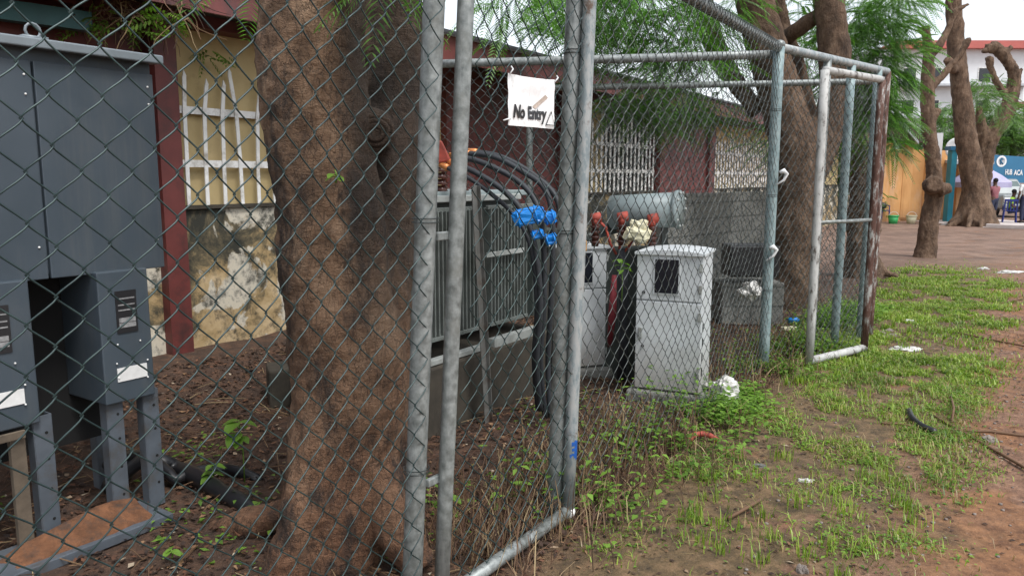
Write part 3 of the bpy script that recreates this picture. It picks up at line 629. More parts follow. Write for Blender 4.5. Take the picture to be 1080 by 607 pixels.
# slim tree
D4 = gp(977, 271).y
t4 = thing('tree', 'slim grey trunk with a round burl and lopped branches, standing in the open', 'tree', gp(977, 271))
def T4(px, py, o=0): return dp(px, py, D4+o)
k4 = D4/800*.82
limbs('trunk', [([T4(974, 276), T4(977, 262), T4(980, 235), T4(985, 205), T4(984, 170), T4(980, 140), T4(978, 105), T4(979, 70), T4(979, 52), T4(977, 35), T4(976, 27)], [x*k4 for x in (15, 12.5, 11.5, 10.5, 9, 8.5, 8.5, 7.5, 6, 5, 6)]),
                ([T4(980, 60), T4(990, 48), T4(999, 33), T4(1004, 20), T4(1010, 11)], [x*k4 for x in (5, 5, 4, 4, 3)]),
                ([T4(1004, 14), T4(1014, 8), T4(1022, 4)], [x*k4 for x in (4, 3, 1.5)]), ([T4(1003, 18), T4(1001, 4), T4(994, -6)], [x*k4 for x in (3.5, 2, 1)]),
                ([T4(982, 92), T4(992, 82), T4(1004, 68), T4(1013, 58), T4(1020, 44), T4(1024, 41)], [x*k4 for x in (5, 4.5, 4, 3.5, 4.5, 2.5)]),
                ([T4(984, 125), T4(991, 115)], [x*k4 for x in (5, 4)]), ([T4(974, 34), T4(968, 30)], [x*k4 for x in (4, 2.5)]),
                ([T4(982, 196, -.1), T4(986, 194, -.35)], [x*k4 for x in (12, 10)]), ([T4(990, 200, -.2), T4(1002, 198, -.2)], [x*k4 for x in (10, 6)])], M['bark2'], t4, .028, .05, .2, 12)
# white slip at its foot
mb = MB(); q = gp(969, 268, 0); mb.prism([q, q+Vector((.1, 0, .02)), q+Vector((.16, 0, .2)), q+Vector((.1, 0, .2))], (0, -.02, 0)); tag(mb.build('paper_scrap', M['bag'], None), 'white scrap leaning on the foot of the slim grey trunk', 'litter')
# large leaning tree with roots
D5 = gp(1022, 238).y; k5 = D5/800
def T5(px, py, o=0): return dp(px, py, D5+o)
t5 = thing('tree', 'large leaning trunk with spreading surface roots', 'tree', gp(1025, 239))
limbs('trunk', [([T5(1030, 244), T5(1028, 222), T5(1029, 200), T5(1025, 175), T5(1020, 150), T5(1016, 115), T5(1012, 80), T5(1008, 45), T5(1006, 10), T5(1004, -40), T5(990, -120)], [x*k5 for x in (24, 18, 13, 11.5, 10.5, 10, 9, 8.5, 8, 7, 6)]),
                ([T5(1000, 236), T5(1014, 224), T5(1022, 205)], [x*k5 for x in (1.5, 5, 6)]), ([T5(992, 242, -.4), T5(1010, 233, -.2), T5(1022, 215)], [x*k5 for x in (1.5, 3.5, 5)]),
                ([T5(1020, 244, -1), T5(1023, 232, -.6), T5(1028, 212, -.2)], [x*k5 for x in (2, 3.2, 5)]), ([T5(1052, 246, -.8), T5(1040, 236, -.5), T5(1032, 216)], [x*k5 for x in (1.5, 3.5, 5)]), ([T5(1037, 246, -1), T5(1033, 234, -.6), T5(1030, 216)], [x*k5 for x in (1.5, 3, 5)]),
                ([T5(1006, 75, -.2), T5(999, 62, -.5)], [x*k5 for x in (5, 4)])], M['bark2'], t5, .06, .1, .7, 12)
t6 = thing('tree', 'knobbly dark trunk with crooked lopped top behind the large leaning trunk', 'tree', gp(1038, 234))
def T6(px, py, o=1.6): return dp(px, py, D5+o)
limbs('trunk', [([T6(1036, 236), T6(1034, 210), T6(1037, 180), T6(1041, 155), T6(1049, 138), T6(1060, 120), T6(1068, 95), T6(1069, 78), T6(1062, 64), T6(1052, 52), T6(1046, 50)], [x*k5 for x in (12, 10, 8.5, 9, 8.5, 8.5, 7, 6.5, 6, 6, 7)]),
                ([T6(1034, 180), T6(1036, 150), T6(1034, 125), T6(1032, 112)], [x*k5 for x in (6, 7, 5, 3)]),
                ([T6(1062, 102), T6(1051, 88), T6(1045, 72), T6(1044, 60)], [x*k5 for x in (4, 4, 3.5, 3.5)]), ([T6(1055, 55), T6(1064, 52), T6(1067, 48)], [x*k5 for x in (5, 3, 1.2)]), ([T6(1046, 50), T6(1036, 55)], [x*k5 for x in (5, 2)]), ([T6(1045, 51), T6(1038, 46)], [x*k5 for x in (4, 1)]), ([T6(1047, 50), T6(1050, 44)], [x*k5 for x in (3, 1)]),
                ([T6(1060, 122), T6(1072, 112), T6(1088, 108)], [x*k5 for x in (4.5, 4, 3)]), ([T6(1067, 90), T6(1074, 82), T6(1078, 72)], [x*k5 for x in (3, 2, 2)]), ([T6(1066, 118), T6(1078, 124), T6(1092, 128)], [x*k5 for x in (2, 1.5, 1.5)])], M['bark2'], t6, .05, .12, .4, 12)
fronds('crown', [(T6(1055, 110, .4), (.9, .6, .5), 46, .6), (T6(1040, 95, .5), (.6, .6, .6), 26, .6), (T6(1068, 128, 0), (.7, .6, .3), 24, .6)], M['frond2'], t6, .5, 13, 5, .7)
# background trees
def far_tree(px, py0, Y, cls, lab, seed, mat='frond2'):
    g = gp(px, 300); base = dp(px, 200, Y); base.z = 0
    o = thing('background_tree', lab, 'tree', base, 'background trees')
    limbs('trunk', [([base, base+Vector((.2, 0, 2)), base+Vector((0, 0, 4))], [.3, .24, .16])], M['bark2'], o, .08, .05, .4, 10)
    fronds('crown', [(dp(a, b, Y+c), (r, r, r*.8), int(n_*2.6), .5) for a, b, c, r, n_ in cls], M[mat], o, .55, 9, seed, .9, .32)
far_tree(1000, 130, 42, [(990, 140, 0, 1.3, 90), (1000, 120, 1, 1.0, 60), (972, 150, 0, 1.2, 70), (1008, 165, 0, 1.3, 60), (985, 160, 0, 1.3, 70)], 'pale green tree filling the gap left of the large smooth trunk', 21)
far_tree(1062, 130, 44, [(1062, 140, 0, 1.5, 110), (1078, 150, 0, 1.3, 90), (1048, 125, 1, 1.3, 80), (1075, 125, 1, 1.2, 50), (1055, 155, 0, 1.3, 90), (1090, 135, 0, 1.5, 80), (1035, 95, 0, 1.0, 50)], 'pale green tree rising behind the blue sign board', 22)
far_tree(880, 200, 30, [(850, 180, 0, 1.6, 110), (890, 200, 0, 1.5, 100), (865, 140, 0, 1.6, 90), (820, 190, 0, 1.3, 70), (890, 150, 0, 1.5, 80)], 'dark bushy tree seen through the open gate leaf behind the pollarded trunk', 23, 'frond')
# ------------------------------------------------------------------ maroon and beige building behind
# wall plane surveyed through (245,380)
BW = gp(245, 384); BW.z = 0
def BL(s, z, o=0): return BW+U*s+N*o+Vector((0, 0, z))
def bs(px):    # along-wall position seen at column px (z ~1.2)
    d = ray(px, 215); return ((E0+d*((BW-E0).dot(N)/d.dot(N)))-BW).dot(U)
def zy(py, px):  # height on the wall plane seen at px,py
    d = ray(px, py); return (E0+d*((BW-E0).dot(N)/d.dot(N))).z
bd = thing('maroon_building', 'low building with maroon columns, beige barred bays and a stained lower wall', 'building', BL(0, 0))
def bbox(nm, s0, s1, z0, z1, o0, o1, mat, par=None, bev=0):
    mb = MB(); mb.box(BL((s0+s1)/2, (z0+z1)/2, (o0+o1)/2), (s1-s0, o1-o0, z1-z0), U, N*-1); return mb.build(nm, mat, par or bd, bevel=bev)
SE = 26
zd = zy(219, 240); print('dado', zd, 'bs', [round(bs(p), 2) for p in (165, 188, 470, 585, 600, 690, 700, 742, 748, 800)])
c = [bs(p) for p in (165, 188, 470, 585, 600, 690, 700, 742, 748, 800)]
ztop = 2.86
bbox('lower_wall', -6, SE, -.1, zd, -.3, 0, M['mossy'])
bbox('sill', -6, SE, zd, zd+.03, -.3, .03, M['plinth'])
bbox('upper_wall', c[1], c[2], zd+.03, ztop, -.3, -.06, M['beige'])
bbox('upper_wall', -6, c[0], zd+.03, ztop, -.3, -.06, M['maroon'])
bbox('upper_wall', c[4], c[4]+(c[5]-c[4])*.42, zd+.03, ztop, -.3, -.12, M['beige'])
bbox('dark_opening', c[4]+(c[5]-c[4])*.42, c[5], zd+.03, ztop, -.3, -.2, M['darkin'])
bbox('door', c[2], c[3], .0, ztop, -.25, .03, M['maroon'])
bbox('door', c[6], c[7], .0, ztop, -.25, .03, M['maroon'])
bbox('upper_wall', c[8], c[9]+3, zd+.03, ztop, -.3, -.15, M['beige'])
bbox('upper_wall', c[9]+3.2, SE, zd+.03, ztop, -.3, -.06, M['beige'])
for a, b in ((c[0], c[1]), (c[3], c[4]), (c[5], c[5]+.28), (c[7], c[8]), (c[9]+3, c[9]+3.25)): bbox('column', a, b, -.05, ztop+.002, -.2, .10, M['maroon'])
bbox('beam', -6, SE, ztop, ztop+.14, -.35, .13, M['maroon'])
fz0 = 2.84; 
mb = MB(); so_ = .62; s0, s1 = -5, SE
mb.box(BL((s0+s1)/2, fz0+.16, so_), (s1-s0, .03, .26), U, N*-1); mb.build('fascia', M['maroon2'], bd)
mb = MB(); mb.prism([BL(s0, fz0+.30, so_+.08), BL(s0, fz0+.33, so_+.08), BL(s0, 4.3, -4.2), BL(s0, 4.25, -4.2)], U*(s1-s0)); mb.build('roof', M['roof'], bd)
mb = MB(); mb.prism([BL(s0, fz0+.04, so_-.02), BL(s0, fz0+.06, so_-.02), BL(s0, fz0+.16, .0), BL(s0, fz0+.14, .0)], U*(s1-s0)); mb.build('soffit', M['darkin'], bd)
for a, b in ((s0, s0+.02), (SE-.02, SE)):
    mb = MB(); mb.prism([BL(a, 0, -4.2), BL(a, 0, -.3), BL(a, 3.0, -.3), BL(a, 4.2, -4.2)], U*.02); mb.build('end_wall', M['beige'], bd)
def grille(sa, sb, step_, z0, z1, zz, o, w_, bent=False, vis=99):
    g = MB(); 
    for z in zz: g.box(BL((sa+sb)/2, z, o), (sb-sa, .012, .06), U, N*-1)
    gr = g.build('window_grille', M['whitebar'], bd)
    s = sa+.09; i = 0; rb = random.Random(5)
    while s < sb-.03:
        lx = rb.uniform(-.05, .05) if bent else 0; zt_ = z1-rb.random()*.25
        mb = MB(); pts = [(s, z0), (s+lx*.1, zz[0]), (s+lx*.5, zz[1]), (s+lx*1.6, zt_)]
        for k in range(3):
            a, b = pts[k], pts[k+1]; mb.bar(BL(a[0], a[1]-.003, o+.014+.002*k), BL(b[0], b[1], o+.014+.002*k), .010, w_, U)
        tp = BL(pts[3][0], pts[3][1], o+.018); mb.prism([tp-U*w_/2, tp+U*w_/2, tp+Vector((0, 0, .05))-U*w_*.2], N*.01)
        mb.build('bar', M['whitebar'], gr); s += step_; i += 1
zc1, zc2 = zy(173, 235), zy(119, 235)
grille(c[1], 2.4, .175, zd+.03, zy(62, 235), (zc1, zc2), .0, .034, True)
grille(c[4], c[5], .16, zd+.03, 2.72, (zc1, zc2), -.02, .06)
grille(c[8], c[9]+2.8, .20, zd+.03, 2.65, (zc1, zc2), -.02, .085)
# teal gutter and dry plants on the beam (upper left)
mb = MB(); a = dp(-160, -12, 4.7); b = dp(95, 24, 5.6); mb.bar(a, b, .10, .13); tag(mb.build('gutter_length', M['tealgut'], None), 'short dark teal gutter above the large grey cabinet, top left', 'gutter')
dpn = thing('dry_creeper', 'tangle of dry brown creeper with green tips hanging over the eave above the grey cabinet', 'plant', dp(130, 30, 5.6))
mb = MB(); rb = random.Random(8); lf = []
for i in range(150):
    st = dp(rb.uniform(70, 200), rb.uniform(-25, 22), 5.75+rb.uniform(-.2, .2)); P = [st]; d = Vector((rb.uniform(-1, 1), rb.uniform(-.6, .3), rb.uniform(-.9, .6)))
    for k in range(5): d += Vector((rb.uniform(-.5, .5), rb.uniform(-.3, .3), rb.uniform(-.6, .25))); P.append(P[-1]+d.normalized()*.07)
    mb.tube(P, [.006, .005, .004, .004, .003, .002], 4)
    if i % 3 == 0: lf.append((P[-1], (.05, .05, .05), 1, .4))
mb.build('stems', M['stem'], dpn); fronds('leaves', [(dp(rb.uniform(80, 200), rb.uniform(-10, 35), 5.6), (.12, .1, .08), 4, .5) for _ in range(9)]+[(dp(rb.uniform(215, 235), rb.uniform(48, 60), 6.5), (.12, .1, .05), 3, .5) for _ in range(3)], M['leaf'], dpn, .16, 6, 6, .9, .35)
# long sagging wire / dead branch on the barred bay
mb = MB(); mb.tube([dp(186, 82, 6.7), dp(192, 110, 6.6), dp(203, 135, 6.6), dp(204, 215, 6.6)], [.012, .014, .014, .012], 6); tag(mb.build('bent_rod', M['angle'], None, True), 'dark bent metal rod in front of the beige bay, leftmost upright', 'rod')
# block wall
a = gp(690, 322); b = gp(800, 300); a.z = b.z = 0
mb = MB(); mb.bar(a+Vector((0, 0, .7)), b+Vector((0, 0, .7)), .15, 1.5); o = mb.build('block_wall', M['block'], None, bevel=.01); tag(o, 'low grey block wall behind the right pale cabinet', 'wall')
# black bin & orange board behind
q = gp(800, 322); mb = MB(); mb.box(q+Vector((0, .3, .75)), (.55, .4, .35)); o = mb.build('dark_crate', M['black'], None, bevel=.02); o.location = dp(790, 290, 8.5)
tag(o, 'black crate on the shelf against the grey block wall, left of the blue-grey post', 'crate')
mb = MB(); q = dp(788, 295, 8.7); mb.box((q.x, q.y, q.z/2), (.7, .5, q.z)); tag(mb.build('stone_block', M['block'], None, bevel=.02), 'rough grey block carrying the black crate', 'block')
q = gp(288, 430); mb = MB(); mb.box(q+Vector((0, .15, .13)), (.16, .3, .3), (.9, .35, 0)); tag(mb.build('stone_block', M['plinth'], None, bevel=.02), 'dark damp block on the soil just left of the twin trunk', 'block')
# ------------------------------------------------------------------ transformer
TF0 = Vector((-.42, 5.0, 0))
def TW(s, n_, z): return TF0+U*s+N*n_+Vector((0, 0, z))
tf = thing('transformer', 'grey-green electrical transformer with radiator fins on a dark concrete plinth', 'transformer', TW(.5, -.4, 0))
def tbox(nm, s0, s1, n0, n1, z0, z1, mat, par=tf, bev=.006):
    mb = MB(); mb.box(TW((s0+s1)/2, (n0+n1)/2, (z0+z1)/2), (s1-s0, n1-n0, z1-z0), U, N*-1); return mb.build(nm, mat, par, bevel=bev)
tbox('plinth', -.5, 1.25, -1.0, .10, -.1, .46, M['plinth'], bev=.02)
tbox('tank', -.3, 1.15, -.85, -.22, .56, 1.52, M['tank'])
tbox('tank_lid', -.36, 1.2, -.92, -.12, 1.52, 1.56, M['conserv'])
tbox('lid_flange', -.40, 1.0, -.12, -.08, 1.49, 1.535, M['steelbar'])
def radiator(s0, s1):
    k = tbox('radiator', s0, s1, -.03, -.005, 1.43, 1.46, M['fin'], bev=.003)
    n_ = int((s1-s0)/.042); mb = MB()
    for i in range(n_):
        mb.box(TW(s0+.02+i*.042, -.09, 1.02), (.012, .2, .84), U, N*-1)
    mb.box(TW((s0+s1)/2, 0, .605), (s1-s0, .03, .025), U, N*-1); mb.build('fins', M['fin'], k, bevel=.003)
radiator(-.34, .34); radiator(.46, 1.1)
tbox('flat_bar', .38, .86, .03, .04, 1.10, 1.135, M['steelbar'], bev=.002); 
tbox('skid', .40, .98, .03, .09, .455, .52, M['steelbar'], bev=.004); tbox('skid', -.4, .3, .03, .09, .465, .50, M['steelbar'], bev=.004)
tbox('cable_box', .95, 1.15, -.1, .06, .6, 1.4, M['tank'])
tbox('nameplate', -.02, .07, .02, .03, 1.25, 1.44, M['conserv'], bev=.002)
for s in (-.28, .02, .30, .55):
    mb = MB()
    for j in range(5): mb.tube([TW(s, -.3, 1.56+j*.045), TW(s, -.3, 1.58+j*.045), TW(s, -.3, 1.60+j*.045)], [.05, .035, .03], 12)
    mb.build('bushing', M['porcel'], tf, True)
cs0, cs1 = dp(646, 224, 6.3), dp(716, 221, 6.05); mb = MB(); mb.tube([cs0, cs1], .14, 28); mb.build('conservator', M['conserv'], tf, True)
d = (cs1-cs0).normalized(); mb = MB(); mb.tube([cs1-d*.02, cs1+d*.015], .155, 24); mb.build('end_flange', M['conserv'], tf, True)
for a in range(10): 
    pv = d.cross(Vector((0, 0, 1))); mb = MB(); mb.ball(cs1+d*.02+(pv*math.cos(a*PI/5)+Vector((0, 0, 1))*math.sin(a*PI/5))*.135, .012, 6, 4); mb.build('bolt', M['steelbar'], tf, True)
mb = MB(); mb.tube([cs0+Vector((0, 0, -.1)), cs0+Vector((-.2, 0, -.2)), TW(1.1, -.5, 1.3)], .03, 8); mb.build('feed_pipe', M['tank'], tf, True)
mb = MB(); mb.bar(cs0+Vector((.1, .05, -.13)), TW(1.15, -.6, .9), .05, .05); mb.build('bracket', M['tank'], tf); mb = MB(); mb.bar(cs1+Vector((-.1, .05, -.13)), Vector((cs1.x-.1, cs1.y+.05, 0)), .05, .05); mb.build('bracket', M['tank'], tf)
mb = MB(); mb.box(cs0.lerp(cs1, .5)+Vector((0, .1, -.85)), (.75, .35, 1.1), d); mb.build('side_tank', M['tank'], tf, bevel=.01)
# red capped bushings with red wires
for i, (px, py) in enumerate(((628, 230), (656, 229), (688, 231))):
    c0 = dp(px, py, 5.98); mb = MB(); mb.tube([c0+Vector((-.035, 0, 0)), c0+Vector((.045, 0, .01))], [.035, .04], 10); mb.tube([c0, c0+Vector((.0, 0, -.06))], [.035, .026], 10)
    cp = mb.build('terminal_cap', M['red'], tf, True)
    mb = MB(); 
    for j in range(4): mb.tube([c0+Vector((0, 0, -.06-j*.04)), c0+Vector((0, 0, -.08-j*.04)), c0+Vector((0, 0, -.1-j*.04))], [.045, .03, .028], 10)
    mb.build('insulator', M['porcel'], cp, True)
    e = dp(650+i*3, 268, 6.0); mb = MB(); mb.tube([c0, c0.lerp(e, .35)+Vector((.02, -.02, .03)), c0.lerp(e, .7), e], .011, 7); mb.build('lead', M['red'], cp, True)
# heavy cables
def curve(P, st=6):
    P = [Vector(p) for p in P]; Q = []
    for k in range(len(P)-1):
        p0 = P[max(k-1, 0)]; p1 = P[k]; p2 = P[k+1]; p3 = P[min(k+2, len(P)-1)]
        for j in range(st):
            tt = j/st; Q.append(.5*((2*p1)+(p2-p0)*tt+(2*p0-5*p1+4*p2-p3)*tt**2+(3*p1-p0-3*p2+p3)*tt**3))
    return Q+[P[-1]]
cabs = [[(478, 172, 5.1), (500, 181, 5), (530, 200, 4.9), (552, 225, 4.8), (564, 260, 4.75), (570, 320, 4.75), (566, 380, 4.8), (570, 432, 4.9)],
        [(483, 165, 5.2), (510, 172, 5.1), (545, 190, 5), (566, 215, 4.9), (573, 255, 4.8), (574, 320, 4.8), (570, 380, 4.85), (575, 440, 4.95)],
        [(492, 162, 5.3), (520, 165, 5.2), (550, 180, 5.1), (575, 200, 5), (583, 240, 4.95), (581, 320, 4.95), (578, 380, 5), (580, 440, 5)],
        [(500, 160, 5.4), (530, 166, 5.3), (565, 186, 5.2), (588, 212, 5.1), (592, 260, 5.05), (588, 320, 5.05), (584, 380, 5.1), (584, 440, 5.1)],
        [(470, 176, 5.1), (495, 188, 5), (520, 206, 4.95), (545, 230, 4.9), (560, 262, 4.85), (566, 320, 4.85), (563, 380, 4.9), (567, 432, 5)]]
nm = ['lowest of the five arcing black cables, nearest the fins', 'second', 'third', 'fourth', 'fifth']
for i, c_ in enumerate(cabs):
    P = curve([dp(*q) for q in c_]); o = thing('power_cable', 'thick black cable arcing from the transformer top down behind the blue clamps', 'cable', P[-1], 'power cables leaving the transformer')
    mb = MB(); mb.tube(P, .019 if i < 4 else .015, 10); mb.build('sheath', M['cable'], o, True)
    mb = MB(); mb.tube([P[0]+(P[0]-P[1]).normalized()*.07, P[0], P[1]], [.016, .024, .024], 10); mb.build('lug', M['copper'], o, True)
def clamp(px, py, Y, w_, h_, lab):
    o = thing('cable_clamp', lab, 'clamp', dp(px, py, Y)); c0 = dp(px, py, Y); ax = Vector((1, .1, .22)).normalized()
    ay = Vector((0, 1, 0)); az_ = ax.cross(ay); mb = MB(); mb.ball((0, 0, 0), 1, 26, 16); vs = []
    for v in mb.v:
        sq = [math.copysign(abs(q)**.45, q) for q in v]; k = 1+.22*noise.noise(v*2.3+Vector((px, 0, py)))+.12*noise.noise(v*6+Vector((py, px, 0)))
        vs.append(c0+(ax*sq[0]*w_*.5+ay*sq[1]*.05+az_*sq[2]*h_*.5)*k)
    mb.v = vs; mb.build('clamp_body', M['blue'], o)
    for u_ in (-.33, .25): mb = MB(); mb.tube([c0+ax*w_*u_+ay*math.cos(a)*.062-az_*math.sin(a)*h_*.56 for a in [k*PI/8 for k in range(17)]], .006, 6, False); mb.build('strap', M['blue'], o, True)
clamp(557, 228, 4.62, .19, .10, 'largest bright blue clamp on the black cables, uppermost left')
clamp(580, 229, 4.76, .08, .075, 'small bright blue clamp just right of the largest blue clamp'); clamp(567, 247, 4.64, .08, .05, 'bright blue clamp directly beneath the largest blue clamp'); clamp(581, 252, 4.76, .08, .065, 'lowest right bright blue clamp on the black cables')
mb = MB(); a = dp(500, 196, 4.75); b = gp(514, 446); 
mb.bar(a, b, .055, .006, N); mb.bar(a+U*.027, b+U*.027, .006, .055, N); o = mb.build('angle_iron_prop', M['angle'], None); tag(o, 'upright rusty grey angle iron with a pointed top, leaning before the transformer', 'prop')
mb = MB(); q = dp(463, 160, 5.1); mb.prism([q+Vector((-.08, 0, -.09)), q+Vector((.08, 0, -.06)), q+Vector((.02, 0, .07)), q+Vector((-.07, 0, .1))], (0, .03, 0)); tag(mb.build('red_cloth', M['red'], None, bevel=.01), 'red cloth scrap on the transformer top seen between the two left pipes', 'cloth')
# ------------------------------------------------------------------ pale cabinets
def pale(base_l, base_r, h, dep, lab, win=True):
    a = Vector(base_l); b = Vector(base_r); a.z = b.z = 0; u_ = (b-a).normalized(); wd = (b-a).length; n_ = Vector((u_.y, -u_.x, 0)); mid = (a+b)/2
    o = thing('pale_cabinet', lab, 'electrical cabinet', mid-n_*dep/2, 'pale grey kiosk cabinets')
    def q(u__, nn, z): return mid+u_*u__+n_*nn+Vector((0, 0, z))
    def bx(nm, u0, u1, n0, n1, z0, z1, mat, bev=.006):
        mb = MB(); mb.box(q((u0+u1)/2, (n0+n1)/2, (z0+z1)/2), (u1-u0, n1-n0, z1-z0), u_, n_*-1); return mb.build(nm, mat, o, bevel=bev)
    zs = .10+(h-.1)*.62
    bx('base', -wd/2-.05, wd/2+.05, -dep-.05, .05, -.1, .085, M['block'], .02)
    bx('body', -wd/2, wd/2, -dep, -.02, .09, h-.05, M['wcab'])
    bx('lower_door', -wd/2+.004, wd/2-.004, -.02, 0, .10, zs-.006, M['wcab'], .004); d_ = bx('upper_door', -wd/2+.004, wd/2-.004, -.02, 0, zs+.006, h-.06, M['wcab'], .004)
    w0 = -wd/2+wd*.28; bx('window_frame', w0-.01, w0+.19, 0, .008, h-.36, h-.085, M['wcab'], .003); bx('window', w0+.005, w0+.175, .002, .012, h-.345, h-.10, M['glass'], 0)
    mb = MB(); P = []
    for i in range(13):
        t_ = -1+2*i/12; P.append(q(t_*(wd/2+.012), .02, h-.05+.02*(1-t_*t_)))
    P += [q(wd/2+.012, .02, h-.07), q(-wd/2-.012, .02, h-.07)]; mb.prism(P, n_*-(dep+.07)); mb.build('roof_hood', M['wcab'], o, bevel=.003)
    for z in (.22, zs-.1, zs+.1, h-.15): bx('hinge', wd/2-.03, wd/2-.006, 0, .012, z-.03, z+.03, M['steelbar'], .003)
    bx('latch', -wd/2+.03, -wd/2+.055, .0, .018, .48, .56, M['steelbar'], .003)
    for z in (.25, .36, .47, .58): mb = MB(); mb.box(q(wd/2+.001, -.05, z), (.004, .035, .06), u_, n_*-1); mb.build('vent', M['hole'], o)
    for z in (zs+.06, .42): mb = MB(); mb.ball(q(-wd/2+.06, .005, z), .012, 8, 6); mb.build('lock', M['hole'], o)
    return o
cr = pale(gp(668, 421, .0), gp(737, 429, .0), 1.17, .42, 'pale grey kiosk cabinet with a dark window, right one, wholly in view')
cl_ = pale(gp(587, 401, .0), gp(641, 396, .0), 1.15, .32, 'stained pale kiosk cabinet half hidden behind the gate post, left of the other')
# greenery and red cloth between cabinets
mb = MB(); mb.tube([dp(648, 290, 5.9), dp(646, 330, 5.9), dp(643, 365, 5.95)], [.02, .035, .02], 7); tag(mb.build('red_hose', M['darkred'], None, True), 'dark red wrapped hose hanging between the two pale cabinets', 'hose')
mb = MB(); mb.tube([dp(655, 262, 6.0), dp(657, 300, 6), dp(658, 350, 6), dp(655, 400, 6)], [.03, .045, .045, .035], 9); tag(mb.build('cable_bundle', M['cable'], None, True), 'dark cable bundle between the two pale cabinets under the red terminals', 'cable bundle')
# ------------------------------------------------------------------ crumpled things
def crumple(name, c0, r, mat, lab, cat, sc_=(1, 1, .7), seed=0, rough=.45):
    mb = MB(); mb.ball((0, 0, 0), 1, 22, 14); vs = []
    for v in mb.v:
        k = 1+rough*noise.noise(v*1.6+Vector((seed, 0, 0)))*1.2+rough*.8*noise.noise(v*4.2+Vector((0, seed, 0)))
        vs.append(Vector((v.x*sc_[0]*k*r, v.y*sc_[1]*k*r, v.z*sc_[2]*k*r))+Vector(c0))
    mb.v = vs; o = mb.build(name, mat, None, False); return tag(o, lab, cat)
crumple('plastic_bag', gp(762, 424, .0)+Vector((0, 0, .08)), .12, M['bag'], 'crumpled white plastic bag at the foot of the right pale cabinet', 'plastic bag', (1.1, .8, .8), 3)
crumple('plastic_bag', dp(792, 306, 6.9), .10, M['bag'], 'crumpled white plastic bag caught behind the mesh left of the blue-grey post', 'plastic bag', (1, .7, .7), 8)
crumple('cloth_bundle', dp(673, 244, 5.9), .10, M['cream'], 'cream crumpled bundle above the right pale cabinet, below the drum', 'bundle', (1, .6, .8), 12)
crumple('plastic_bag', gp(955, 368), .10, M['bag'], 'flat white plastic bag lying in the grass beyond the open gate leaf', 'plastic bag', (1.5, .9, .22), 5)
crumple('plastic_bag', gp(959, 339), .06, M['bag'], 'small white bag on the soil, farther than the flat bag in the grass', 'plastic bag', (1, .8, .4), 6)
crumple('foam_piece', gp(1038, 284), .09, M['bag'], 'white foam piece on the bare ground right of the slim grey trunk', 'litter', (1, .6, .4), 7)
crumple('foam_piece', gp(1068, 287), .16, M['bag'], 'long flat white foam strip on the bare ground at the right edge', 'litter', (1.6, .6, .2), 9)
crumple('paper_scrap', gp(850, 506), .03, M['bag'], 'small white oval scrap on the soil in the right foreground', 'litter', (1.3, .7, .25), 10)
crumple('paper_scrap', gp(801, 491), .035, M['block'], 'small grey scrap on dark soil, left of the white oval scrap', 'litter', (1, .8, .35), 14)
crumple('stone', gp(1043, 465), .05, M['rock'], 'angular grey-pink stone on bare soil at right, beside the rubber strip', 'stone', (1, .8, .7), 15, .3)
crumple('stone', gp(846, 604), .035, M['rock'], 'dark pebble at the bottom edge of the picture', 'stone', (.8, .8, 1.1), 16, .3)
crumple('stone', gp(966, 602), .03, M['rock'], 'pinkish pebble at the bottom edge, right of the dark one', 'stone', (1.2, .8, .5), 17, .3)
crumple('litter_scrap', gp(205, 402, .03), .06, M['bag'], 'blue and white scrap on dark soil left of the twin trunk', 'litter', (1, .7, .5), 18)
for i, (px, py) in enumerate(((930, 352), (938, 349), (933, 356), (941, 354))):
    crumple('stone', gp(px, py), .045, M['rock'], 'grey stone in the small heap of four beside the flat white bag', 'stone', (1, .8, .6), 30+i, .3)['group'] = 'small heap of stones'
# red brick fragment
q = gp(742, 467); mb = MB(); mb.tube(curve([q+Vector((-.09, 0, .02)), q+Vector((-.05, .03, .045)), q+Vector((.03, .035, .045)), q+Vector((.09, 0, .015))]), .018, 8); tag(mb.build('red_ring_piece', M['red'], None, True), 'curved brick-red broken piece under the right pale cabinet', 'litter')
q = gp(832, 349); mb = MB(); mb.box(q+Vector((0, 0, .03)), (.17, .08, .04), (.98, .2, 0)); tag(mb.build('wood_offcut', M['cream'], None, bevel=.01), 'cream offcut lying by the trunk of the forked tree', 'offcut')
mb = MB(); q = gp(836, 345); mb.tube([q+Vector((-.05, 0, .08)), q+Vector((.04, 0, .085)), q+Vector((.07, 0, .09))], [.03, .03, .012], 10); tag(mb.build('bottle', M['blue'], None, True), 'crushed blue bottle on the cream offcut', 'bottle')
mb = MB(); P = [gp(958, 432, .02), gp(962, 441, .03), gp(972, 449, .03), gp(988, 456, .02)]; mb.tube(curve(P), [.012]+[.024]*17+[.01], 8); tag(mb.build('rubber_strip', M['black'], None, True), 'curved black rubber strip lying in the grass at right', 'rubber strip')
mb = MB(); mb.tube([gp(768, 546, .01), gp(786, 536, .02), gp(803, 526, .015)], .009, 7); tag(mb.build('stick', M['stem'], None, True), 'straight reddish brown stick on the soil in the centre foreground', 'stick')
mb = MB(); mb.tube([gp(1003, 418, .02), gp(1006, 430, .06), gp(1004, 445, .01)], .008, 6); tag(mb.build('stick', M['stem'], None, True), 'short pale twig standing up near the rubber strip', 'stick')
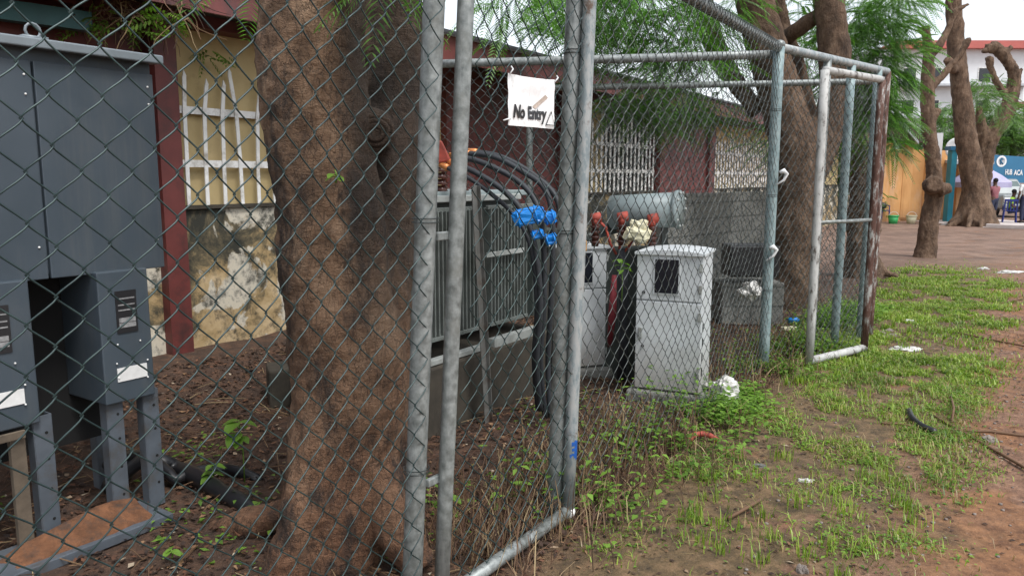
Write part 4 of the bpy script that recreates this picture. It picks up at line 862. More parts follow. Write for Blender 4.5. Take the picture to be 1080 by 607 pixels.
for i, (a, b) in enumerate((((930, 448), (1100, 462)), ((985, 440), (1090, 500)), ((1000, 330), (1100, 312)), ((1010, 352), (1110, 372)))):
    p, q = gp(*a), gp(*b); P = [p.lerp(q, k/10)+Vector((0, .05*noise.noise((k*.5, i, 0)), .012)) for k in range(11)]; mb = MB(); mb.tube(P, .010, 6)
    tag(mb.build('surface_root', M['stem'], None, True), ['thin root crossing the soil beside the rubber strip', 'thin root running from the rubber strip towards the lower right', 'thin root far out near the grass edge', 'thin root across the grass, level with the stone heap'][i], 'root')
# ------------------------------------------------------------------ seedlings
def seedling(px, py, h, n_, ls, lab, seed, base=None):
    rb = random.Random(seed); b = base or gp(px, py); b = Vector(b); 
    if not base: b.z = hterr(b.x, b.y)
    o = thing('weed_seedling', lab, 'weed', b, 'green seedlings inside the fence'); mb = MB(); top = b+Vector((rb.uniform(-.02, .02), 0, h)); mb.tube([b, (b+top)/2+Vector((.008, 0, 0)), top], [.004, .0035, .0025], 5); mb.build('stem', M['leaf'], o, True)
    for i in range(n_):
        a = rb.random()*2*PI if i else 4.4; t_ = rb.uniform(.72, 1) if h > .2 else rb.uniform(.4, 1); c0 = b.lerp(top, t_); L = ls*rb.uniform(.6, 1.1); d = Vector((math.cos(a), math.sin(a), .25)).normalized(); s_ = Vector((0, 0, 1)).cross(d).normalized()
        V = []
        for k in range(7):
            u_ = k/6; wd = .33*L*math.sin(PI*min(1, u_*.93+.05))**.8; p = c0+d*L*u_+Vector((0, 0, -.55*L*u_*u_)); V += [p-s_*wd+Vector((0, 0, .12*wd)), p+Vector((0, 0, -.1*wd)), p+s_*wd+Vector((0, 0, .12*wd))]
        mb = MB(); mb.add(V, [(k*3+j, k*3+j+1, k*3+j+4, k*3+j+3) for k in range(6) for j in range(2)]); mb.build('leaf', M['leaf'], o, True)
seedling(258, 508, .36, 8, .12, 'tallest green seedling left of the twin trunk, with a spray of broad leaves', 1)
seedling(222, 520, .16, 8, .08, 'small leafy seedling by the black duct end', 2); seedling(272, 556, .12, 7, .08, 'low seedling at the root of the twin trunk, left side', 3)
seedling(476, 552, .16, 9, .07, 'leafy seedling between the two left pipes and the gate mesh', 4); seedling(180, 590, .06, 4, .05, 'tiny seedling on bare soil below the grey cabinet', 5); seedling(390, 592, .10, 6, .06, 'thin seedling at the bottom edge in front of the twin trunk', 6)
seedling(533, 505, .08, 4, .06, 'tiny seedling amid dead leaves behind the gate', 7); seedling(655, 330, .32, 9, .10, 'bushy green weed between the two pale cabinets', 8, base=(*dp(656, 300, 5.5)[:2], .75))
seedling(355, 195, .05, 6, .055, 'fresh green sprout growing straight from the twin trunk bark', 9, base=dp(354, 193, 2.93))
# ------------------------------------------------------------------ ground cover
def scatter_ok(x, y): return (x-.198)*.829-(y-3.484)*.559
rng = np.random.default_rng(5)
def blades(name, P, hh, ww, mat, lean_=.5, label=None, cat=None):
    V = []; Fq = []; b = 0
    for (x, y, z), h, w_ in zip(P, hh, ww):
        a = rng.random()*2*PI; l = lean_*(.3+rng.random()); dx, dy = math.cos(a), math.sin(a); sx, sy = -dy*w_, dx*w_
        m1 = (x+dx*h*l*.35, y+dy*h*l*.35, z+h*.6); tp = (x+dx*h*l, y+dy*h*l, z+h*(1-.25*l))
        V += [(x-sx, y-sy, z-.01), (x+sx, y+sy, z-.01), (m1[0]+sx*.8, m1[1]+sy*.8, m1[2]), (m1[0]-sx*.8, m1[1]-sy*.8, m1[2]), tp, tp]
        Fq += [(b, b+1, b+2, b+3), (b+3, b+2, b+4, b+5)]; b += 6
    V = np.array(V); V[5::6] += (.0004, .0004, 0)
    return npmesh(name, V, Fq, mat, None, False, 'stuff')
def samples(n, smin, smax, vmin, vmax, dens, pw=1.0):
    out = []
    while len(out) < n:
        s = smin+(smax-smin)*rng.random()**pw; v_ = vmin+(vmax-vmin)*rng.random(); p = F0+U*s+N*v_
        if p.y < 1.6 or rng.random() > dens(s, v_, p): continue
        out.append((p.x, p.y, hterr(p.x, p.y)))
    return out
def patch(p, sc_, k): return noise.noise((p.x*sc_+k, p.y*sc_, k))
GP = [(1000, 330, 1.1, .9), (1050, 312, 1.0, .6), (960, 285, 1.2, .35), (1010, 300, 1.2, .55), (960, 420, .55, .8), (1000, 385, .7, .9), (905, 400, .6, .6), (950, 500, .42, 1.0), (990, 470, .4, .9), (910, 470, .4, .6), (960, 580, .2, .9), (900, 575, .18, .25), (820, 455, .4, .45), (735, 490, .3, .6), (700, 520, .25, .5), (850, 530, .12, .3), (780, 560, .2, .25), (640, 570, .2, .4), (880, 360, .8, .5), (930, 390, .6, .7), (880, 430, .3, .35)]
GC = [(gp(a_, b_), r_, w_) for a_, b_, r_, w_ in GP]
def dg(s, v_, p):
    e = 1.62+.12*patch(p, .8, 2)+.16*patch(p, 2.4, 4)-(.15 if s < .8 else 0)
    edge = 1/(1+math.exp((v_-e)*11))*(1/(1+math.exp(-(v_-.0)*9)) if s > 0 else .7)
    d = sum(w_*math.exp(-((p.x-c_.x)**2+(p.y-c_.y)**2)/(r_*r_)) for c_, r_, w_ in GC)
    q = patch(p, 1.6, 7)+.7*patch(p, 4.0, 9)+.5*patch(p, 9, 3)
    return edge*max(.01, min(1, d*max(0, .6+2.0*q)))/(1+math.exp((s-12.5)*1.2))
P = samples(19000, -.8, 5.5, -.1, 2.4, dg, .9)
h_ = rng.uniform(.015, .06, len(P)); h_ *= rng.choice([.4, .6, .9, 1.35], len(P)); blades('grass', P, h_, rng.uniform(.0012, .0034, len(P)), M['grass'], 1.3)
P = samples(26000, 4, 15, -.3, 2.6, dg, 1.0)
h_ = rng.uniform(.02, .06, len(P)); blades('grass', P, h_, rng.uniform(.004, .008, len(P)), M['grass'], 1.1)
def tufts(n, smin, smax, vmin, vmax, k):
    out = []; hh = []
    for _ in range(n):
        s = rng.uniform(smin, smax); v_ = rng.uniform(vmin, vmax); p = F0+U*s+N*v_
        for _ in range(k):
            a = rng.normal(size=2)*.03; out.append((p.x+a[0], p.y+a[1], hterr(p.x, p.y))); hh.append(rng.uniform(.03, .11))
    return out, hh
P, hh = tufts(34, -.3, 1.6, .3, 1.5, 22); blades('grass_tufts', P, hh, [.0028]*len(P), M['grass'], .45)
P, hh = tufts(34, 3.0, 7.5, .2, .9, 22); blades('grass_tufts', P, hh, [.0045]*len(P), M['grass'], .45)
# broad-leaf ground cover along the fence foot
def cover(name, P, hh, sz, mat):
    V = []; Fq = []; b = 0
    for (x, y, z), h in zip(P, hh):
        a = rng.random()*2*PI; ln = sz*(.6+.8*rng.random()); dx, dy = math.cos(a), math.sin(a); zz = z+h; tl = rng.uniform(-.5, .4); w_ = ln*.3
        V += [(x, y, zz), (x+dx*ln*.5-dy*w_, y+dy*ln*.5+dx*w_, zz+ln*.2*tl+.004), (x+dx*ln, y+dy*ln, zz+ln*tl), (x+dx*ln*.5+dy*w_, y+dy*ln*.5-dx*w_, zz+ln*.2*tl+.004)]
        Fq.append((b, b+1, b+2, b+3)); b += 4
    return npmesh(name, V, Fq, mat, None, False, 'stuff')
def dc(s, v_, p):
    q = patch(p, 1.6, 21)+.5*patch(p, 5, 22); return min(1, max(.02, (q+.18)*3))*math.exp(-((v_-.08)/.26)**2)*(1 if s > 1.3 else .6)
P = samples(10500, .2, 7.6, -.5, .9, dc, .8); cover('low_weeds', P, np.array([abs(rng.normal())*.06+.01+.10*max(0, patch(Vector((p[0], p[1], 0)), 2.2, 5)) for p in P]), .042, M['leaf'])
P = samples(16000, -.3, 12, .1, 2.2, lambda s, v_, p: dg(s, v_, p)*min(1, max(.1, patch(p, 3.1, 61)+.5)), 1)
cover('low_weeds', P, rng.random(len(P))**2*.03+.004, .022, M['leaf'])
P = samples(7000, -.3, 12, .0, 2.2, lambda s, v_, p: dg(s, v_, p), 1); blades('dry_grass', P, rng.uniform(.02, .07, len(P)), rng.uniform(.0015, .003, len(P)), M['straw'], 1.4)
def dh(s, v_, p): return math.exp(-((v_+.05)/.28)**2)
P = samples(620, -.2, 2.2, -.7, .4, dh, 1); cover('low_weeds', P, rng.random(len(P))*.28+.02, .045, M['leaf'])
# scattered weeds inside
P = samples(1500, -1.6, 5, -2.4, 0, lambda s, v_, p: min(1, max(0.01, patch(p, 1.7, 31)*2.5)), 1); cover('low_weeds', P, rng.random(len(P))**2*.08+.01, .035, M['leaf'])
# dead leaf litter inside the enclosure and along its edge
P = samples(30000, -3, 6.5, -3.6, .2, lambda s, v_, p: 1, .9)
V = []; Fq = []; b = 0
for (x, y, z) in P:
    a = rng.random()*2*PI; ln = rng.uniform(.012, .05); dx, dy = math.cos(a), math.sin(a); w_ = ln*rng.uniform(.15, .4); zz = z+rng.random()*.02+.003; t1_, t2_ = rng.uniform(-.4, .4, 2)*ln
    V += [(x, y, zz), (x+dx*ln*.5-dy*w_, y+dy*ln*.5+dx*w_, zz+t1_*.5+.004), (x+dx*ln, y+dy*ln, zz+t2_*.6+.004), (x+dx*ln*.5+dy*w_, y+dy*ln*.5-dx*w_, zz+.004)]; Fq.append((b, b+1, b+2, b+3)); b += 4
npmesh('leaf_litter', V, Fq, M['litter'], None, False, 'stuff')
P = samples(9000, -.5, 12, -.2, 3.0, lambda s, v_, p: .35+patch(p, 1.5, 44), 1.0); V = []; Fq = []; b = 0
for (x, y, z) in P:
    a = rng.random()*2*PI; ln = rng.uniform(.01, .04); dx, dy = math.cos(a), math.sin(a); w_ = ln*.2; zz = z+.004
    V += [(x, y, zz), (x+dx*ln*.5-dy*w_, y+dy*ln*.5+dx*w_, zz+.006), (x+dx*ln, y+dy*ln, zz+.004), (x+dx*ln*.5+dy*w_, y+dy*ln*.5-dx*w_, zz+.003)]; Fq.append((b, b+1, b+2, b+3)); b += 4
npmesh('leaf_litter', V, Fq, M['litter'], None, False, 'stuff')
# dry stems standing and lying along the fence foot
CB = [gp(704, 426), gp(615, 400)]
def drys(s, v_, p): return (.06 if min((p-c_).length for c_ in CB) < .62 else 1)*math.exp(-((v_+.12)/.3)**2)*(1 if s < 2.0 else .25)*(.3+max(0, patch(p, 2, 51)+.4))
P = samples(3400, -.6, 5, -.9, .5, drys, .9); V = []; Fq = []; b = 0
for (x, y, z) in P:
    h = rng.uniform(.08, .38); a = rng.random()*2*PI; l = rng.uniform(.1, 1.3); w_ = rng.uniform(.0012, .0028); tx, ty = math.cos(a)*h*l*.6, math.sin(a)*h*l*.6; hz_ = h/(1+l)
    V += [(x-w_, y, z), (x+w_, y, z), (x+tx*.5+w_, y+ty*.5, z+hz_*.7), (x+tx*.5-w_, y+ty*.5, z+hz_*.7), (x+tx+w_*.5, y+ty, z+hz_), (x+tx-w_*.5, y+ty, z+hz_)]; Fq += [(b, b+1, b+2, b+3), (b+3, b+2, b+4, b+5)]; b += 6
npmesh('dry_stems', V, Fq, M['stem'], None, False, 'stuff')
P = samples(1700, -3, 6, -3.4, .1, lambda s, v_, p: 1); V = []; Fq = []; b = 0; mb = MB()
for (x, y, z) in P:
    a = rng.random()*2*PI; l = rng.uniform(.1, .35); p = Vector((x, y, z+.012)); q = p+Vector((math.cos(a)*l, math.sin(a)*l, rng.uniform(0, .05))); mb.tube([p, p.lerp(q, .5)+Vector((0, 0, .01)), q], [.003, .0025, .0015], 4, False)
mb.build('twigs', M['stem'], None, kind='stuff')
# gravel specks on the bare soil
P = samples(2500, -1, 12, .8, 4.5, lambda s, v_, p: .5); mb = MB()
for (x, y, z) in P:
    r_ = rng.uniform(.004, .013); mb.ball((x, y, z+r_*.3), r_, 5, 3, (1, 1, .6))
mb.build('gravel', M['rock'], None, True, kind='stuff')
# ------------------------------------------------------------------ far right background
Yw = gp(950, 233).y
ow = thing('orange_wall', 'orange rendered wall with broad pilasters behind the slim grey trunk', 'wall', dp(960, 233, Yw))
mb = MB(); a, b = dp(905, 233, Yw-1), dp(1020, 233, Yw+2); zt_ = dp(950, 152, Yw).z
for v_ in (a, b): v_.z = 0
dW = (b-a).normalized(); mb.bar(a+Vector((0, 0, zt_/2-.1)), b+Vector((0, 0, zt_/2-.1)), .25, zt_-.2); mb.build('wall_panel', M['owall'], ow)
for px in (926, 947, 972):
    q = dp(px, 233, Yw+(px-930)*.02); q.z = 0; mb = MB(); mb.box(q+Vector((0, -.25, zt_/2+(.08 if px == 926 else 0))), (.62, .35, zt_+(.16 if px == 926 else 0)), dW); mb.build('pilaster', M['owall'], ow, bevel=.15)
rf = thing('lean_to_roof', 'dark collapsing roof with a pale sloping sheet on top of the orange wall', 'roof', dp(945, 150, Yw))
mb = MB(); q = [dp(905, 120, Yw), dp(933, 112, Yw), dp(968, 151, Yw), dp(905, 150, Yw)]; mb.prism([v+Vector((0, -.6, 0)) for v in q], (0, 2.4, 0)); mb.build('gable', M['rust'], rf)
mb = MB(); a, b = dp(925, 100, Yw-.7), dp(969, 152, Yw-.7); mb.prism([a, b, b+Vector((0, 0, .1)), a+Vector((0, 0, .35))], (0, 2.6, 0)); mb.build('roof_sheet', M['zinc'], rf)
o = thing('teal_pillar', 'tall teal painted pillar between the slim trunk and the large smooth trunk', 'pillar', dp(1000, 235, Yw))
q = dp(999, 232, Yw-.3); q.z = 0; mb = MB(); mb.box(q+Vector((0, 0, 1.35)), (.2, .3, 2.7)); mb.build('shaft', M['teal'], o); mb = MB(); mb.box(q+Vector((0, 0, 2.78)), (.4, .4, .15)); mb.build('capital', M['signblue'], o)
kq = dp(1003, 230, Yw+2); kq.z = 0
ks = thing('orange_kiosk', 'low orange kiosk with a zinc roof behind the lilac umbrella', 'kiosk', kq); mb = MB(); mb.box(kq+Vector((-.1, 0, 1.0)), (.95, 2.5, 2.0)); mb.build('wall', M['owall'], ks); mb = MB(); mb.prism([kq+Vector((-1.0, -1.6, 2.2)), kq+Vector((.6, -1.6, 2.2)), kq+Vector((.6, -1.6, 2.3)), kq+Vector((-1.0, -1.6, 2.32))], (0, 3.2, .3)); mb.build('roof', M['zinc'], ks)
q = dp(984, 150, Yw+1); mb = MB(); mb.box(q-Vector((0, 0, .3)), (.5, .5, 1.3)); tag(mb.build('chimney_stack', M['whitewall'], None), 'small white masonry stack above the orange wall, right of the slim trunk', 'stack')
# satellite dish
q = dp(1007, 157, Yw+.5); ds = thing('satellite_dish', 'white round satellite dish peeking left of the large smooth trunk', 'satellite dish', q); mb = MB(); vs = [q]
n_ = 20
for j in (1, 2, 3):
    for k in range(n_): a = 2*PI*k/n_; r_ = .42*j/3; vs.append(q+Vector((r_*math.cos(a), -.10*(j/3)**2, r_*math.sin(a))))
fs = [(0, 1+k, 1+(k+1) % n_) for k in range(n_)]+[(1+j*n_+k, 1+(j+1)*n_+k, 1+(j+1)*n_+(k+1) % n_, 1+j*n_+(k+1) % n_) for j in range(2) for k in range(n_)]
mb.add(vs, fs); o = mb.build('reflector', M['white'], ds, True); sm = o.modifiers.new('s', 'SOLIDIFY'); sm.thickness = .02
mb = MB(); mb.tube([q+Vector((0, .1, 0)), q+Vector((0, .2, -.8))], .03, 8); mb.build('mast', M['galv'], ds)
# buckets
for px, mt, lab in ((942, 'green', 'green plastic bucket against the orange wall'), (961, 'cream', 'cream plastic bucket against the orange wall, next to the green one')):
    q = dp(px, 232, Yw-1.8); q.z = 0; b_ = thing('bucket', lab, 'bucket', q); mb = MB(); mb.tube([q, q+Vector((0, 0, .28))], [.14, .18], 14); mb.build('pail', M[mt], b_, True); mb = MB(); mb.tube([q+Vector((0, 0, .27)), q+Vector((0, 0, .31))], .195, 14); mb.build('rim', M[mt], b_, True)
    mb = MB(); mb.tube([q+Vector((.18*math.cos(a), -.02, .28+.0+.16*math.sin(a))) for a in [k*PI/8 for k in range(9)]], .007, 5); mb.build('handle', M['white'], b_, True)
def chair(loc, rz, lab):
    o = thing('plastic_chair', lab, 'chair', loc, 'blue plastic chairs'); L = Vector(loc); Rm = Matrix.Rotation(rz, 3, 'Z')
    def g(x, y, z): return L+Rm@Vector((x, y, z))
    mb = MB(); mb.box(g(0, 0, .44), (.44, .42, .03), Rm@Vector((1, 0, 0)), Rm@Vector((0, 1, 0))); mb.build('seat', M['bluechair'], o, bevel=.01)
    mb = MB()
    for x in (-.2, -.1, 0, .1, .2): mb.bar(g(x, .2, .45), g(x*.95, .27, .84), .05, .02)
    mb.bar(g(-.22, .27, .84), g(.22, .27, .84), .04, .08); mb.build('backrest', M['bluechair'], o)
    for x in (-.19, .19):
        for y in (-.18, .18): mb = MB(); mb.tube([g(x*1.12, y*1.15, 0), g(x, y, .43)], [.02, .027], 6); mb.build('leg', M['bluechair'], o)
        mb = MB(); mb.tube([g(x*1.15, -.16, .43), g(x*1.15, -.16, .62), g(x*1.15, .2, .66)], .02, 6); mb.build('armrest', M['bluechair'], o)
    return o
chair(gp(929, 234), .4, 'blue plastic chair beside the green bucket, right of the rusty gate pipe')
crumple('stuffed_bag', gp(929, 234)+Vector((0, -.0, .62)), .17, M['black'], 'dark round bundle lying on the blue chair by the green bucket', 'bundle', (1, .8, .8), 40, .2)
# umbrella
uq = dp(1029, 232, D5+3.4); uq = Vector((uq.x, uq.y, 0))
ub = thing('umbrella', 'large pale lilac parasol behind the large smooth trunk', 'umbrella', uq); hc = 1.62; ru = 1.12; n_ = 8; vs = [uq+Vector((0, 0, hc+.5))]
for j in (1, 2, 3):
    for k in range(n_*2):
        a = PI*k/n_; r_ = ru*j/3*(1 if k % 2 == 0 else .94); vs.append(uq+Vector((r_*math.cos(a), r_*math.sin(a), hc+.5-.62*(j/3)**1.5)))
n2_ = n_*2; fs = [(0, 1+k, 1+(k+1) % n2_) for k in range(n2_)]+[(1+j*n2_+k, 1+(j+1)*n2_+k, 1+(j+1)*n2_+(k+1) % n2_, 1+j*n2_+(k+1) % n2_) for j in range(2) for k in range(n2_)]
for k in range(n2_): vs.append(vs[1+2*n2_+k]+Vector((0, 0, -.2)))
fs += [(1+2*n2_+k, 1+3*n2_+k, 1+3*n2_+(k+1) % n2_, 1+2*n2_+(k+1) % n2_) for k in range(n2_)]
mb = MB(); mb.add(vs, fs); o = mb.build('canopy', M['lilac'], ub); sm = o.modifiers.new('s', 'SOLIDIFY'); sm.thickness = .015
mb = MB(); mb.tube([uq, uq+Vector((0, 0, hc+.5))], .03, 8); mb.build('pole', M['galv'], ub)
# sign board
Ys = D5+11.5; sa, sb_ = dp(1044, 163, Ys), dp(1125, 168, Ys+.6); zb_ = dp(1044, 193, Ys).z
sb = thing('sign_board', 'large blue sign board with a white round emblem and white lettering', 'sign', Vector((sa.x+1, sa.y, 0)))
mb = MB(); mb.prism([Vector((sa.x, sa.y, zb_)), Vector((sb_.x, sb_.y, zb_)), sb_, sa], (0, .12, 0)); mb.build('panel', M['signblue'], sb)
for q in (sa, sb_): mb = MB(); mb.box((q.x+(.1 if q is sa else -.1), q.y+.2, q.z/2), (.12, .12, q.z)); mb.build('post', M['galv'], sb)
sx = (sb_-sa); sx.z = 0; sx.normalize()
def onb(px, py, o=-.02): q = dp(px, py, sa.y); return sa+sx*((q.x-sa.x)/sx.x)+Vector((0, o, q.z-sa.z))
def disc(px, py, r0, r1, mat, nm, o):
    c0 = onb(px, py, o); mb = MB(); k_ = Ys/800; vs = []; n_ = 32
    for r_ in (r0, r1):
        for k in range(n_): a = 2*PI*k/n_; vs.append(c0+sx*r_*k_*math.cos(a)+Vector((0, 0, r_*k_*math.sin(a))))
    mb.add(vs, [(k, (k+1) % n_, n_+(k+1) % n_, n_+k) for k in range(n_)] if r0 > 0 else [tuple(range(n_, 2*n_))]); mb.build(nm, mat, sb)
disc(1057.5, 170, 3.9, 5.8, M['white'], 'emblem_ring', -.015); disc(1057.5, 170, 0, 3.9, M['zinc'], 'emblem_disc', -.010); 
mb = MB()
for a, b in (((1056, 173.2), (1057, 167)), ((1057, 167), (1059.5, 168)), ((1056.6, 170), (1059, 173)), ((1055.2, 168.5), (1057, 170))): mb.bar(onb(*a, -.02), onb(*b, -.02), .01, .05, (0, 1, 0)) if False else mb.tube([onb(*a, -.02), onb(*b, -.02)], .03, 6)
mb.build('emblem_figure', M['signblue'], sb)
def btext(t_, px0, px1, py0, py1, nm):
    vs, fs = textmesh(t_, 1, 0, .03); x0 = min(v.x for v in vs); x1 = max(v.x for v in vs); y1 = max(v.y for v in vs); a, b, c0 = onb(px0, py1), onb(px1, py1), onb(px0, py0)
    mb = MB(); mb.add([a+(b-a)*((v.x-x0)/(x1-x0))+Vector((0, -.005, (c0.z-a.z)*v.y/y1)) for v in vs], fs); mb.build(nm, M['white'], sb)
btext('HUB', 1061.5, 1069.5, 178.5, 184, 'lettering'); btext('ACA', 1071.5, 1082, 179, 184.5, 'lettering')
# car
Yc = D5+5.4; cq = dp(1062, 237, Yc); cq = Vector((cq.x+.6, Yc, 0))
car = thing('parked_car', 'silver grey station wagon parked nose-on behind the standing people', 'car', cq, None)
def cb(nm, x0, x1, y0, y1, z0, z1, mat, bev=.05, par=car, top=1.0):
    mb = MB(); vs = []
    for z, k in ((z0, 1), (z1, top)):
        for x, y in ((x0, y0), (x1, y0), (x1, y1), (x0, y1)): vs.append(cq+Vector(((x+x0*0)*1.0 if k == 1 else x*k, y if k == 1 else (y+(.55 if y == y0 else -.2)), z)))
    mb.add(vs, [(3, 2, 1, 0), (4, 5, 6, 7), (0, 1, 5, 4), (1, 2, 6, 5), (2, 3, 7, 6), (3, 0, 4, 7)]); return mb.build(nm, mat, par, bevel=bev)
cb('body', -.88, .88, 0, 4.2, .35, .98, M['carpaint'], .1); cb('cabin', -.82, .82, 1.0, 4.1, .98, 1.62, M['carpaint'], .06, top=.84)
mb = MB(); mb.add([cq+Vector(v) for v in ((-.72, 1.05, 1.02), (.72, 1.05, 1.02), (.62, 1.46, 1.53), (-.62, 1.46, 1.53))], [(0, 1, 2, 3)]); mb.build('windscreen', M['carglass'], car)
cb('grille', -.42, .42, -.03, .02, .62, .82, M['black'], .02); cb('bumper', -.88, .88, -.12, .04, .38, .58, M['carpaint'], .05); cb('number_plate', -.24, .24, -.14, -.125, .44, .54, M['white'], 0)
for x in (-.66, .66): cb('headlight', x-.17, x+.17, -.035, .02, .66, .84, M['white'], .03)
for x in (-.78, .78):
    for y in (.75, 3.3):
        mb = MB(); mb.tube([cq+Vector((x-.1, y, .33)), cq+Vector((x+.1, y, .33))], .33, 18); w_ = mb.build('wheel', M['black'], car, True); mb = MB(); mb.tube([cq+Vector((x-.105, y, .33)), cq+Vector((x+.105, y, .33))], .19, 12); mb.build('rim', M['galv'], w_, True)
for x in (-.98, .98): cb('mirror', x-.1, x+.1, 1.1, 1.2, 1.0, 1.14, M['carpaint'], .03)
# kerb line and pavement at far right
mb = MB(); a, b = gp(1040, 240), gp(1250, 248); mb.bar(a+Vector((0, 0, .06)), b+Vector((0, 0, .06)), .2, .14); mb.build('kerb', M['paving'], None, bevel=.02, kind='structure')
mb = MB(); a.z = b.z = .006; mb.add([a, b, b+Vector((0, 12, 0)), a+Vector((-1, 14, 0))], [(0, 1, 2, 3)]); mb.build('pavement', M['paving'], None, kind='structure')
# white block of flats far behind
Yb = 75; A, B = dp(915, 100, Yb), dp(1052, 100, Yb+4); zt_ = dp(960, 104, Yb).z
fb_ = thing('apartment_block', 'pale multi-storey building far behind the trunks, with a red roof edge', 'building', Vector(((A.x+B.x)/2, Yb+5, 0)))
zt_ = dp(1030, 52, Yb).z
mb = MB(); mb.box(((A.x+B.x)/2, Yb+5, zt_/2), (B.x-A.x, 10, zt_)); mb.build('wall', M['whitewall'], fb_)
mb = MB(); mb.box(((A.x+B.x)/2+1.5, Yb+4.8, zt_+.35), (B.x-A.x-2, 11, .7)); mb.build('roof', M['redroof'], fb_)
for zi in range(4):
    for xi in range(5):
        x = A.x+1.5+xi*2.4; z = zt_-2.4-zi*3
        if z < 1: continue
        mb = MB(); mb.box((x, Yb-.02, z), (1.3, .08, 1.4)); wn = mb.build('window', M['whitebar'], fb_); mb = MB(); mb.box((x, Yb-.07, z), (1.15, .03, 1.25)); mb.build('pane', M['glass'], wn)
    mb = MB(); mb.box(((A.x+B.x)/2, Yb-.5, zt_-3.4-zi*3), (B.x-A.x, 1.0, .2)); mb.build('ledge', M['zinc'], fb_)
# ------------------------------------------------------------------ people
def skinfig(name, joints, edges, mat, parent, sub=2, smooth=True):
    me = bpy.data.meshes.new(name); vs = [Vector(j[0]) for j in joints]; c0 = vs[0].copy(); me.from_pydata([v-c0 for v in vs], edges, []); me.materials.append(mat)
    o = bpy.data.objects.new(name, me); COL.objects.link(o); o.parent = parent; o.location = c0-WL[parent.name]; WL[o.name] = c0
    sk = o.modifiers.new('skin', 'SKIN'); sk.use_smooth_shade = True; ly = me.skin_vertices[0] if me.skin_vertices else None
    if ly is None:
        bm_ = __import__('bmesh').new(); bm_.from_mesh(me); bm_.verts.layers.skin.verify(); bm_.to_mesh(me); bm_.free(); ly = me.skin_vertices[0]
    for i, j in enumerate(joints): r_ = j[1]; ly.data[i].radius = r_ if hasattr(r_, '__len__') else (r_, r_); ly.data[i].use_root = (i == 0)
    s = o.modifiers.new('sub', 'SUBSURF'); s.levels = sub; s.render_levels = sub; return o
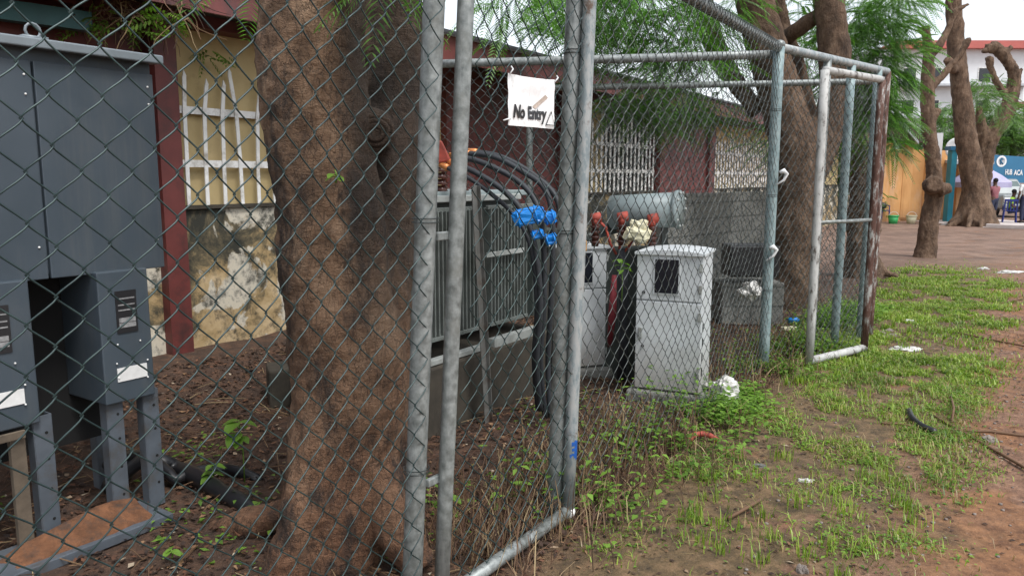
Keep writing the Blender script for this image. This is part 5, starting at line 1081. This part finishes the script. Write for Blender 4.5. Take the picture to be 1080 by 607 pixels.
def person(base, rz, sitting, lab, shirt, legs, hgt=1.7, shorts=False, arm='down'):
    k = hgt/1.7; base = Vector(base); o = thing('person', lab, 'person', base); Rm = Matrix.Rotation(rz, 3, 'Z')
    def g(x, y, z): return base+Rm@(Vector((x, y, z))*k)        # faces -y
    if sitting:
        ph = .50; K = [(-.10, -.42, .50), (.10, -.42, .50)]; A = [(-.10, -.40, .08), (.10, -.46, .08)]; T_ = [(-.10, -.56, .03), (.10, -.62, .03)]; lean_y = -.06
    else:
        ph = .92; K = [(-.10, -.02, .49), (.10, .0, .49)]; A = [(-.10, .03, .08), (.10, .03, .08)]; T_ = [(-.11, -.14, .03), (.11, -.14, .03)]; lean_y = 0
    pv = (0, 0, ph); ch = (0, lean_y, ph+.36); nk = (0, lean_y*1.3, ph+.52); hd = (0, lean_y*1.5-.01, ph+.65); tp = (0, lean_y*1.5, ph+.75)
    J = [(g(*pv), (.13, .10)), (g(0, lean_y*.5, ph+.18), (.115, .09)), (g(*ch), (.13, .095)), (g(*nk), (.052, .052)), (g(*hd), (.076, .088)), (g(*tp), (.062, .07))]; E_ = [(0, 1), (1, 2), (2, 3), (3, 4), (4, 5)]
    SJ = [(g(0, 0, ph-.09), (.165, .13)), (g(0, lean_y*.5, ph+.18), (.135, .105)), (g(0, lean_y, ph+.37), (.15, .112)), (g(0, lean_y*1.1, ph+.455), (.085, .075))]; SE_ = [(0, 1), (1, 2), (2, 3)]
    PJ = [(g(0, 0, ph+.10), (.15, .118)), (g(0, 0, ph-.05), (.152, .12))]; PE = [(0, 1)]
    for i, sx_ in enumerate((-1, 1)):
        b = len(J); J += [(g(sx_*.095, 0, ph-.06), .085), (g(*K[i]), .056), (g(*A[i]), .037), (g(*T_[i]), (.038, .028))]; E_ += [(0, b), (b, b+1), (b+1, b+2), (b+2, b+3)]
        pb = len(PJ); kn = Vector(K[i]); hp = Vector((sx_*.095, 0, ph-.06)); en = kn.lerp(hp, .05) if shorts else Vector(A[i])
        PJ += [(g(*hp), .10), (g(*kn), .075)]+([] if shorts else [(g(*en), .055)]); PE += [(1, pb), (pb, pb+1)]+([] if shorts else [(pb+1, pb+2)])
        if arm == 'up': el_, wr = (sx_*.27, -.10, ph+.20), (sx_*.16, -.30, ph+.28)
        elif sitting: el_, wr = (sx_*.25, -.02+lean_y, ph+.13), (sx_*.12, -.26, ph+.08)
        else: el_, wr = (sx_*.25, .03, ph+.12), (sx_*.25, -.05, ph-.10)
        sh = (sx_*.175, lean_y, ph+.42); b = len(J); J += [(g(*sh), .055), (g(*el_), .040), (g(*wr), .027)]; E_ += [(2, b), (b, b+1), (b+1, b+2)]
        w_ = Vector(wr); dr = (w_-Vector(el_)).normalized(); pm = w_+dr*.07; J.append((g(*pm), (.034, .018))); E_.append((b+2, b+3)); s_ = dr.cross(Vector((0, 1, .3))).normalized()
        for f_, (of, ln) in enumerate(((-.028, .07), (-.010, .08), (.010, .075), (.028, .06))): J.append((g(*(pm+s_*of+dr*ln)), .009)); E_.append((b+3, len(J)-1))
        J.append((g(*(w_+dr*.05-s_*.05)), .010)); E_.append((b+2, len(J)-1))
        b = len(SJ); SJ += [(g(*sh), .072), (g(*Vector(sh).lerp(Vector(el_), .75)), .058)]; SE_ += [(2, b), (b, b+1)]
    skinfig('body', J, E_, M['skin'], o); skinfig('shirt', SJ, SE_, shirt, o); skinfig('shorts' if shorts else 'trousers', PJ, PE, legs, o)
    h_ = g(*hd); mb = MB(); mb.ball(h_+Rm@Vector((0, .018, .045))*k, .098*k, 14, 9, (.86, 1, .92)); mb.build('hair', M['hair'], o, True)
    for sx_ in (-1, 1):
        mb = MB(); mb.ball(h_+Rm@Vector((sx_*.03, -.085, .0))*k, .010*k, 6, 4); mb.build('eye', M['white'], o, True)
    mb = MB(); mb.ball(h_+Rm@Vector((0, -.095, -.025))*k, .015*k, 6, 4); mb.ball(h_+Rm@Vector((0, -.082, -.058))*k, .02*k, 8, 4, (1.2, .5, .35)); mb.ball(h_+Rm@Vector((-.082, 0, -.01))*k, .02*k, 6, 4, (.4, .8, 1.3)); mb.ball(h_+Rm@Vector((.082, 0, -.01))*k, .02*k, 6, 4, (.4, .8, 1.3)); mb.build('face_features', M['skin'], o, True)
    for i in (0, 1):
        a, b = g(*A[i]), g(*T_[i]); mb = MB(); mb.box(a.lerp(b, .55)-Vector((0, 0, a.lerp(b, .55).z-.035*k)), (.09*k, .25*k, .06*k), Rm@Vector((1, 0, 0)), Rm@Vector((0, 1, 0))); mb.build('shoe', M['black'], o, bevel=.02)
    return o
q = gp(1046, 236); person(q, PI+.3, False, 'standing person in dusty pink shirt and dark shorts, seen from behind by the roots', M['pink'], M['navy'], 1.66, True, 'up')
q = gp(1064, 234.5); chair(q, PI-.5, 'blue plastic chair under the person in the lime shirt'); person(q+Vector((0, 0, 0)), PI-2.2, True, 'person in a bright lime shirt sitting on a blue chair in front of the car', M['lime'], M['navy'], 1.66)
q = gp(1079, 235); person(q, PI, False, 'standing person in a pale shirt and dark trousers at the right edge', M['white'], M['navy'], 1.75)
q = gp(1005, 228); chair(q, 0, 'blue chair under the teal-shirted person'); person(q, 2.8, True, 'person in a teal patterned shirt seated with back turned, before the orange kiosk', M['tealcloth'], M['navy'], 1.6)
# white cloth pile next to the seated person
crumple('cloth_pile', gp(1000, 237), .2, M['bag'], 'white cloth pile on the roots beside the person in teal', 'cloth', (1.4, .8, .4), 50)
